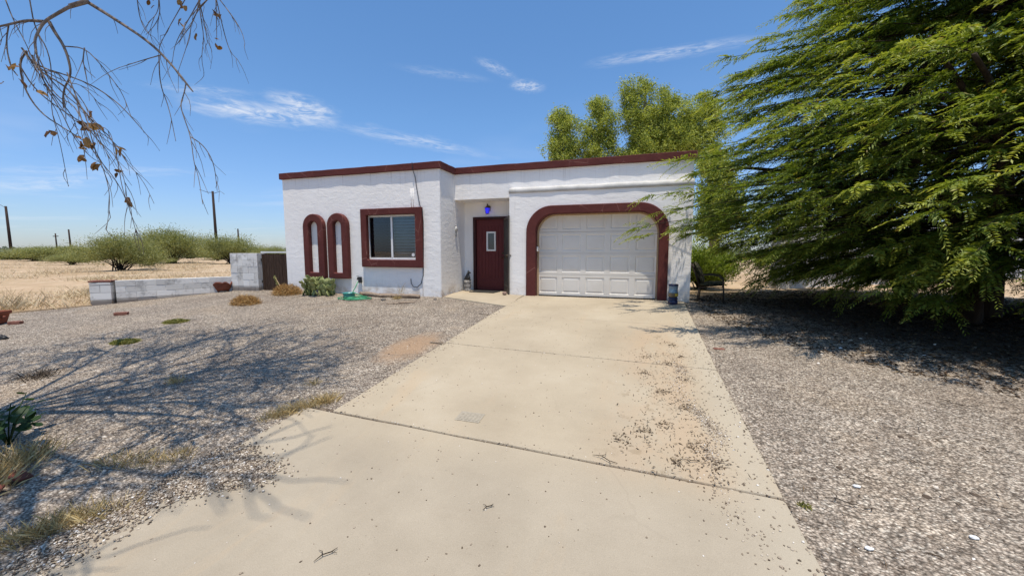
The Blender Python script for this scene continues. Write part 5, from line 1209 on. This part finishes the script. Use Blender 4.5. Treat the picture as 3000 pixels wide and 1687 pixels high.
LEAF =  [[-3.973, 1.737, 2.888], [-4.183, 1.624, 2.424], [-4.083, 1.645, 2.317], [-4.004, 1.667, 2.281], [-4.228, 1.6, 2.327], [-3.726, 1.73, 2.034], [-3.671, 1.756, 2.115], [-3.621, 1.767, 2.064], [-3.899, 1.669, 1.967], [-3.723, 1.718, 1.902], [-3.684, 1.731, 1.906], [-3.596, 1.757, 1.892], [-3.671, 1.724, 1.791], [-3.441, 1.804, 1.862], [-3.553, 1.755, 1.73], [-3.455, 1.782, 1.69], [-3.591, 1.741, 1.71], [-3.372, 1.79, 1.508], [-3.648, 1.752, 2.003], [-3.986, 2.402, 3.259], [-3.748, 2.476, 3.247], [-3.743, 2.461, 3.074], [-3.626, 2.484, 2.937], [-3.426, 2.546, 2.918], [-3.45, 2.563, 3.165], [-3.699, 2.485, 3.173]]
bt = empty('bare_tree', (-6.5, 1.25, zgf(0, 1.25)), 'bare drooping tree with a few dried brown leaves hanging in from the upper left', 'tree')
r2 = random.Random(8)
tb = MB(); tw = MB()
tb.tube([(-6.5, 1.25, -.8), (-6.42, 1.27, .3), (-6.3, 1.3, 1.3), (-6.05, 1.35, 2.2), (-5.9, 1.38, 2.6)], [.16, .135, .12, .10, .085], 12)
tb.tube([(-5.95, 1.38, 2.45), (-5.4, 1.5, 2.95), (-4.8, 1.6, 3.25), TW['A0'][3], TW['A0'][2], TW['A0'][1], TW['A0'][0], (-3.80, 1.79, 2.85)], [.07, .05, .036, .028, .022, .019, .017, .014], 9)
def smooth(P, it=2):
    P = [Vector(p) for p in P]
    for _ in range(it):
        Q = [P[0]]
        for a_, b_ in zip(P[:-1], P[1:]): Q += [a_ * .75 + b_ * .25, a_ * .25 + b_ * .75]
        P = Q + [P[-1]]
    return P
RAD = dict(A=(.013, .006), B=(.011, .005), C=(.011, .004), Dd=(.014, .0035), J=(.006, .002), B2=(.005, .003), I=(.006, .0015), H_=(.006, .0015))
strands = [(k, pl_) for k, pl_ in TW.items() if k != 'A0']
for k, pl_ in list(strands):
    for _ in range({'H_': 2, 'I': 2, 'J': 1, 'K': 1, 'M': 1, 'N': 2, 'Q': 1, 'R_': 1, 'S': 1, 'T': 2, 'Yq': 1}.get(k, 0)):
        o_ = Vector((r2.gauss(0, .05), r2.gauss(0, .05), r2.gauss(0, .05))); st_i = r2.randrange(0, 2) if len(pl_) > 5 else 0
        Q = [Vector(p) + o_ * min(1, i_ * .5) + Vector((r2.gauss(0, .018), r2.gauss(0, .018), r2.gauss(0, .018))) * min(1, i_) for i_, p in enumerate(pl_[st_i:])]
        strands.append((k + 'x', Q[: max(3, len(Q) - r2.randrange(1, 4))]))
for k, pl_ in strands:
    P = smooth(pl_); r0, r1 = RAD.get(k, (.0042, .0014)); tw.tube(P, [r0 + (r1 - r0) * i_ / (len(P) - 1) for i_ in range(len(P))], 6)
    for j_ in range(int(len(P) * .26)):          # side twigs that hang with the main ones
        i_ = r2.randrange(2, len(P)); p = P[i_]; d = (P[min(i_ + 1, len(P) - 1)] - P[i_ - 1]).normalized()
        d = (d + Vector((r2.gauss(0, .4), r2.gauss(0, .3), r2.gauss(-.35, .3)))).normalized(); L = r2.uniform(.05, .20)
        Q = [p, p + d * L * .5 + Vector((r2.gauss(0, .012), r2.gauss(0, .012), -.01)), p + d * L + Vector((r2.gauss(0, .02), r2.gauss(0, .02), -.05))]
        tw.tube(smooth(Q, 1), [.0024, .0021, .0018, .0015, .0012, .001], 5, False)
# limbs overhead, out of the photograph, whose shadows fall over the yard
def clear(p): return p.z > 1.35 + .66 * max(0.0, -.302 * p.x + .953 * p.y)
def grow(p, d, L, r, lvl):
    P = [p]; q = p; dd = d.copy(); segs = 5 if lvl > 0 else 4
    for s in range(segs):
        dd = (dd + Vector((r2.gauss(0, .22), r2.gauss(0, .22), r2.gauss(0, .12)))).normalized(); nq = q + dd * L / segs
        if not clear(nq): dd.z = abs(dd.z) * .6 + .25; dd.normalize(); nq = q + dd * L / segs
        if not clear(nq): break
        q = nq; P.append(q)
    if len(P) < 2: return
    n = len(P); tb.tube(P, [r * (1 - .55 * i_ / (n - 1)) for i_ in range(n)], 6 if lvl > 1 else 5, False)
    if lvl == 0: return
    for c in range({3: 6, 2: 5, 1: 5}[lvl]):
        i_ = r2.randrange(1, n); t = (P[i_] - P[i_ - 1]).normalized(); side = Vector((r2.gauss(0, 1), r2.gauss(0, 1), r2.gauss(0, .45)))
        side = (side - t * side.dot(t)).normalized(); nd = (t * .9 + side * r2.uniform(.45, .9)).normalized()
        grow(P[i_], nd, L * r2.uniform(.5, .8), max(.007, r * .6), lvl - 1)
top_ = Vector((-5.9, 1.38, 2.6))
P = smooth([top_, (-4.3, .85, 3.9), (-3.2, .30, 4.3)], 2); tb.tube(P, [.06 - .028 * i_ / len(P) for i_ in range(len(P))], 8)
for k in (1, 4): grow(P[-k], (Vector((.7, -.6 + .45 * k, .2)) + Vector((r2.gauss(0, .3), r2.gauss(0, .3), .1))).normalized(), 1.0, .024, 1)
P = smooth([top_, (-4.2, .7, 4.6), (-2.6, .25, 7.4)], 2); tb.tube(P, [.05 - .03 * i_ / len(P) for i_ in range(len(P))], 8)
for i_ in list(range(5, len(P))): grow(P[i_], (Vector((.75, .05, .25)) + Vector((r2.gauss(0, .6), r2.gauss(0, .6), r2.gauss(0, .15)))).normalized(), r2.uniform(.7, 1.4), .022, 1)
for tgt, r in (((-3.9, 1.8, 4.5), .042), ((-4.1, 2.4, 4.8), .04), ((-4.4, 2.9, 4.9), .04), ((-5.2, 3.2, 5.0), .04), ((-6.4, 3.3, 5.0), .04), ((-7.6, 3.0, 4.9), .035), ((-3.6, .2, 4.3), .035), ((-8.6, 1.6, 4.4), .035), ((-6.2, -1.2, 4.2), .035)):
    T = Vector(tgt); m1 = top_.lerp(T, .4) + Vector((0, 0, .75)); P = smooth([top_, m1, T], 2)
    P = [p for p in P if clear(p) or (p - top_).length < .9]
    tb.tube(P, [r * (1.0 - .6 * i_ / (len(P) - 1)) for i_ in range(len(P))], 8)
    for i_ in range(3, len(P)):
        for c in range(2):
            t = (P[i_] - P[i_ - 1]).normalized(); s = Vector((r2.gauss(0, 1), r2.gauss(0, 1), r2.gauss(0, .3))).normalized(); grow(P[i_], (t + s * .55).normalized(), r2.uniform(.7, 1.3), .017, 2)
tb.build('trunk', M['greybark'], bt, True); tw.build('twigs', M['greybark'], bt, True)
for (x, y, z) in LEAF:
    pass
LV = []; LF = []; nn_ = 0
for (x, y, z) in LEAF:
    for k in range(r2.choice((1, 2, 3, 3))):
        c = Vector((x, y, z)) + Vector((r2.gauss(0, .018), r2.gauss(0, .018), r2.gauss(0, .018))); nv = Vector((r2.gauss(0, 1), r2.gauss(-.8, .7), r2.gauss(.3, .6))).normalized()
        u_l = nv.orthogonal().normalized(); u_l.rotate(Matrix.Rotation(r2.uniform(0, 6.28), 3, nv)); v_l = nv.cross(u_l); s = r2.uniform(.02, .042)
        prof_ = [(-1, 0), (-.6, .38), (0, .55), (.6, .38), (1, 0), (.6, -.38), (0, -.55), (-.6, -.38)]
        LV += [c + u_l * a_ * s + v_l * b_ * s + nv * (abs(b_) * s * .5 + r2.gauss(0, .08) * s) for a_, b_ in prof_]; LF.append(list(range(nn_, nn_ + 8))); nn_ += 8
link_mesh('dry_leaves', LV, LF, M['dryleaf'], bt)

# ================================================================== LOOSE STONES AND LITTER
def on_slab(x, y):
    main = (x > -2.76 + np.where(y < 2.9, -.36, 0)) & (x < .97 + np.where(y > 7, .06, 0)) & (y < 9.4)
    return main
def zs(x, y): return zg(x, y) + np.where(on_slab(x, y), .035, .008)
def in_view(n, d0, d1, rng):
    dep = d0 + (d1 - d0) * rng.random(n) ** .8; lat = rng.uniform(-1.38, 1.38, n) * dep
    return np.stack([.953 * lat - .302 * dep, .302 * lat + .953 * dep], 1)
rs = np.random.default_rng(77)
xy = in_view(84000, 1.5, 5.0, rs); xy = xy[~on_slab(xy[:, 0], xy[:, 1])]; xy = xy[(xy[:, 0] > -9)]
V1 = stones(xy, rs.uniform(.0042, .0098, len(xy)), rs, -.002, zs, .5)
bgx = in_view(900, 1.6, 6.0, rs); bgx = bgx[~on_slab(bgx[:, 0], bgx[:, 1])]; V0 = stones(bgx, rs.uniform(.012, .026, len(bgx)), rs, -.004, zs, .5)
e = []
for k in range(1100): yy = rs.uniform(1.2, 8.8); e.append((-2.76 - (.36 if yy < 2.9 else 0) + abs(rs.normal()) * .10, yy) if k % 2 else (.97 - abs(rs.normal()) * .09, yy))
e = np.array(e); V2 = stones(e, rs.uniform(.004, .010, len(e)), rs, 0, lambda x, y: zg(x, y) + .035)
c = np.array([(-2.98, 2.08), (-2.78, 1.99), (-2.6, 1.98), (-2.85, 1.83), (-3.0, 1.68), (-3.06, 1.42), (-3.06, 1.15), (-2.95, 1.95)])[rs.integers(0, 8, 7500)] + rs.normal(size=(7500, 2)) * np.array([.10, .085]); c = c[c[:, 0] > -3.25]
V3 = stones(c, rs.uniform(.0045, .010, len(c)), rs, rs.random(len(c)) * .010, lambda x, y: zg(x, y) + .033)
yl_ = 2.1 + 3.6 * rs.beta(1.6, 2.0, 1000); sp1 = np.stack([.62 + .06 * np.sin(yl_ * 4) + rs.normal(size=1000) * rs.choice([.03, .08], 1000), yl_], 1)
pc_ = np.array([(.70, 3.62), (.74, 3.45), (.66, 3.8), (.70, 4.9), (.60, 3.15)])[rs.integers(0, 5, 900)] + rs.normal(size=(900, 2)) * np.array([.035, .09]); sp1 = np.concatenate([sp1, pc_]); sp1[:, 0] -= .06 * (sp1[:, 1] - 3)
V4 = stones(sp1, rs.uniform(.003, .008, len(sp1)), rs, 0, lambda x, y: zg(x, y) + .035)
sp2 = np.stack([rs.uniform(-3.0, .9, 1300), rs.uniform(1.0, 8.5, 1300)], 1); V5 = stones(sp2, rs.uniform(.003, .0075, len(sp2)), rs, 0, lambda x, y: zg(x, y) + .035)
jn = np.concatenate([np.stack([xx := rs.uniform(-2.9, .95, 420), ya + .02 + (yb - ya) * (xx + 2.75) / 3.72 + rs.normal(size=420) * .03], 1) for ya, yb in (J1, J2)]); V6 = stones(jn, rs.uniform(.003, .007, len(jn)), rs, -.004, lambda x, y: zg(x, y) + .035)
V, F = join([V0, V1, V2, V3, V4, V5, V6]); tag(link_mesh('loose_stones', V, F, M['stones']), 'loose gravel stones over the yard and along the driveway edges', 'gravel', kind='stuff')
# dark dry litter swept onto the right of the slabs and under the big tree, denser and darker there to deepen the shade
n = 1500; P = np.stack([rs.normal(.35, .25, n), rs.uniform(2.8, 5.6, n)], 1); cl = np.array([(.30, 3.5), (.52, 3.9), (-.05, 3.15), (.5, 3.2), (.1, 3.35), (.6, 4.6), (.45, 5.1), (.62, 3.0), (.3, 4.2), (.55, 5.9), (.2, 5.3), (.62, 5.4), (.35, 2.95), (.15, 4.7)])[rs.integers(0, 14, 1100)] + rs.normal(size=(1100, 2)) * rs.choice([.03, .07, .14], (1100, 1))
P = np.concatenate([P[: 350], cl]); n = len(P); P3 = np.stack([P[:, 0], P[:, 1], zg(P[:, 0], P[:, 1]) + .039], 1)
D = rs.normal(size=(n, 3)); D[:, 2] = np.abs(D[:, 2]) * .25; A1 = leaves(P3, D, np.array([0, 0, 1.0]) + rs.normal(size=(n, 3)) * .4, rs.uniform(.012, .05, n), rs.uniform(.0015, .005, n), .3)
n = 42000; a_ = rs.uniform(0, 6.28, n); r_ = 4.7 * rs.random(n) ** .62 ; P = np.stack([6.0 + r_ * np.cos(a_), 8.9 + r_ * np.sin(a_) * .95], 1); P = P[(P[:, 0] > 1.15)]; n = len(P)  # tree litter, made denser and darker to deepen the shade under the crown
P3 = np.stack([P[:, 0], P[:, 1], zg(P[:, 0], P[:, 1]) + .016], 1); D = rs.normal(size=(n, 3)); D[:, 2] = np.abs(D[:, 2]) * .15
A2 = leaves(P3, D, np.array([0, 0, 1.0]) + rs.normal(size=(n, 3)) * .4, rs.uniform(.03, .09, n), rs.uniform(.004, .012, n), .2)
n = 2200; P = in_view(n, 1.6, 6.5, rs); P = P[~on_slab(P[:, 0], P[:, 1])]; n = len(P); P3 = np.stack([P[:, 0], P[:, 1], zg(P[:, 0], P[:, 1]) + .024], 1); D = rs.normal(size=(n, 3)); D[:, 2] *= .1
A3 = leaves(P3, D, np.array([0, 0, 1.0]) + rs.normal(size=(n, 3)) * .3, rs.uniform(.015, .04, n) * rs.choice([1, 1, 1, 3], n), rs.uniform(.0015, .004, n), .1)
V, F = join([A1, A2, A3]); tag(link_mesh('leaf_litter', V, F, M['duff']), 'dry leaf litter on the driveway and under the big tree, denser and darker there to deepen the shade', 'litter', kind='stuff')
for k, (x, y, l) in enumerate(((1.46, 3.02, 'white chip on gravel right of the driveway joint'), (1.26, 2.44, 'white stone nearest the slab edge at lower right'), (1.85, 2.69, 'flat white stone at the lower right of the gravel'), (2.75, 6.35, 'bright white stone at the edge of the big tree shade'))):
    m_ = MB(); m_.blob((x, y, zgf(0, y) + .022), (.024, .014, .009), .15, 7, 5, None, r2); tag(m_.build('white_stone', M['whitepaint'], base=(x, y, zgf(0, y))), l, 'stone')

# ================================================================== SKY, SUN, CAMERA
wld = bpy.data.worlds.new('World'); scene.world = wld; wld.use_nodes = True; wld.cycles.sampling_method = 'MANUAL'; wld.cycles.sample_map_resolution = 128
nt = wld.node_tree; nt.nodes.clear(); b = NB(nt); wo = b.n('ShaderNodeOutputWorld'); bg = b.n('ShaderNodeBackground')
el = math.asin(SUN.z); rot = math.atan2(SUN.x, SUN.y)
sk = b.n('ShaderNodeTexSky', sky_type='NISHITA'); sk.sun_disc = False; sk.sun_elevation = el; sk.sun_rotation = rot; sk.air_density = 1.0; sk.dust_density = 0.6; sk.ozone_density = 1.6; sk.altitude = 400
dirv = b.n('ShaderNodeTexCoord').outputs['Generated']; s = b.xyz(dirv)
zc = b.math('MAXIMUM', s[2], .03)
cv = b.n('ShaderNodeCombineXYZ'); b.put(cv.inputs[0], b.math('DIVIDE', s[0], zc)); b.put(cv.inputs[1], b.math('DIVIDE', s[1], zc)); pv = cv.outputs[0]
wz = b.n('ShaderNodeTexNoise'); b.put(wz.inputs['Vector'], pv); wz.inputs['Scale'].default_value = 3.2; wz.inputs['Detail'].default_value = 4
warp = wz.outputs['Color']
def wisp(a_, c_, width, amp, seed):
    a_ = Vector((*a_, 0)); c_ = Vector((*c_, 0)); ctr = (a_ + c_) / 2; d = c_ - a_
    mp = b.n('ShaderNodeMapping', vector_type='TEXTURE'); b.put(mp.inputs[0], pv); mp.inputs['Location'].default_value = ctr; mp.inputs['Rotation'].default_value = (0, 0, math.atan2(d.y, d.x)); mp.inputs['Scale'].default_value = (d.length * .62, width, 1)
    ad = b.n('ShaderNodeVectorMath', operation='MULTIPLY_ADD'); b.put(ad.inputs[0], warp); ad.inputs[1].default_value = (.9, .9, 0); b.put(ad.inputs[2], mp.outputs[0])
    sb = b.n('ShaderNodeVectorMath', operation='SUBTRACT'); b.put(sb.inputs[0], ad.outputs[0]); sb.inputs[1].default_value = (.45, .45, 0)
    ml = b.n('ShaderNodeVectorMath', operation='MULTIPLY'); b.put(ml.inputs[0], sb.outputs[0]); ml.inputs[1].default_value = (1, 1, 0)
    ln_ = b.n('ShaderNodeVectorMath', operation='LENGTH'); b.put(ln_.inputs[0], ml.outputs[0])
    m_ = b.sm(ln_.outputs['Value'], 1.0, .0)
    fine = b.noise(b.scale(mp.outputs[0], (1.0, .55, 1)), 3.2 + seed * .3, 4, .66, 0.9)
    return b.math('MULTIPLY', b.math('MULTIPLY', m_, b.sm(fine, .3, .72)), amp)
W_ = [((-2.95, 1.85), (-2.30, 2.60), .36, .95), ((-2.14, 1.95), (-2.34, 2.55), .26, 1.0), ((-.80, 1.95), (-.69, 2.25), .07, .45), ((-.70, 2.25), (-.60, 2.47), .13, .8), ((-.25, 2.20), (.55, 2.19), .10, .55), ((-2.34, 2.5), (-1.5, 3.9), .26, .5), ((-1.271, 1.88), (-.82, 2.24), .09, .22), ((-10.1, 3.65), (-6.6, 3.38), .5, .45), ((-2.9, 1.65), (-2.3, 1.95), .12, .3), ((-8.0, 2.6), (-5.0, 3.6), .5, .3)]
tot = None
for k, (a_, c_, wd_, am) in enumerate(W_):
    x = wisp(a_, c_, wd_, am, k); tot = x if tot is None else b.math('ADD', tot, x)
haze = b.math('MULTIPLY', b.sm(b.noise(b.scale(pv, (.25, .5, 1)), 1.0, 4, .6, .4), .5, .75), b.math('MULTIPLY', b.sm(s[2], .45, .08), .22))
tot = b.math('MINIMUM', b.math('ADD', tot, haze), 1.0)
skc = b.mix(1.0, sk.outputs[0], b.ramp(s[2], SKY_TINT), 'MULTIPLY')
col = b.mix(b.math('MULTIPLY', tot, .8), skc, CLOUD)
b.put(bg.inputs[0], col); bg.inputs[1].default_value = SKY_STRENGTH; nt.links.new(bg.outputs[0], wo.inputs[0])
sl_ = bpy.data.lights.new('sun', 'SUN'); sl_.energy = SUN_STRENGTH; sl_.angle = math.radians(.53); sl_.color = (1.0, .915, .79)
so_ = bpy.data.objects.new('sun', sl_); COL.objects.link(so_); so_.rotation_euler = SUN.to_track_quat('Z', 'Y').to_euler(); so_.location = (0, 0, 20)

cam = bpy.data.cameras.new('camera'); co = bpy.data.objects.new('camera', cam); COL.objects.link(co); scene.camera = co
cam.sensor_width = 36; cam.sensor_fit = 'HORIZONTAL'; cam.lens = 1127.0 / 3000 * 36; cam.clip_start = .05; cam.clip_end = 4000
yaw, pit = math.radians(17.6), math.radians(5.42)
co.location = (0, 0, 1.15); co.rotation_euler = (math.pi / 2 - pit, 0, yaw)
scene.view_settings.view_transform = 'Standard'; scene.view_settings.look = 'None'; scene.view_settings.exposure = 0; scene.view_settings.gamma = 1
cy_ = scene.cycles; cy_.max_bounces = 6; cy_.diffuse_bounces = 4; cy_.glossy_bounces = 3; cy_.transparent_max_bounces = 8; cy_.transmission_bounces = 4; cy_.caustics_reflective = False; cy_.caustics_refractive = False
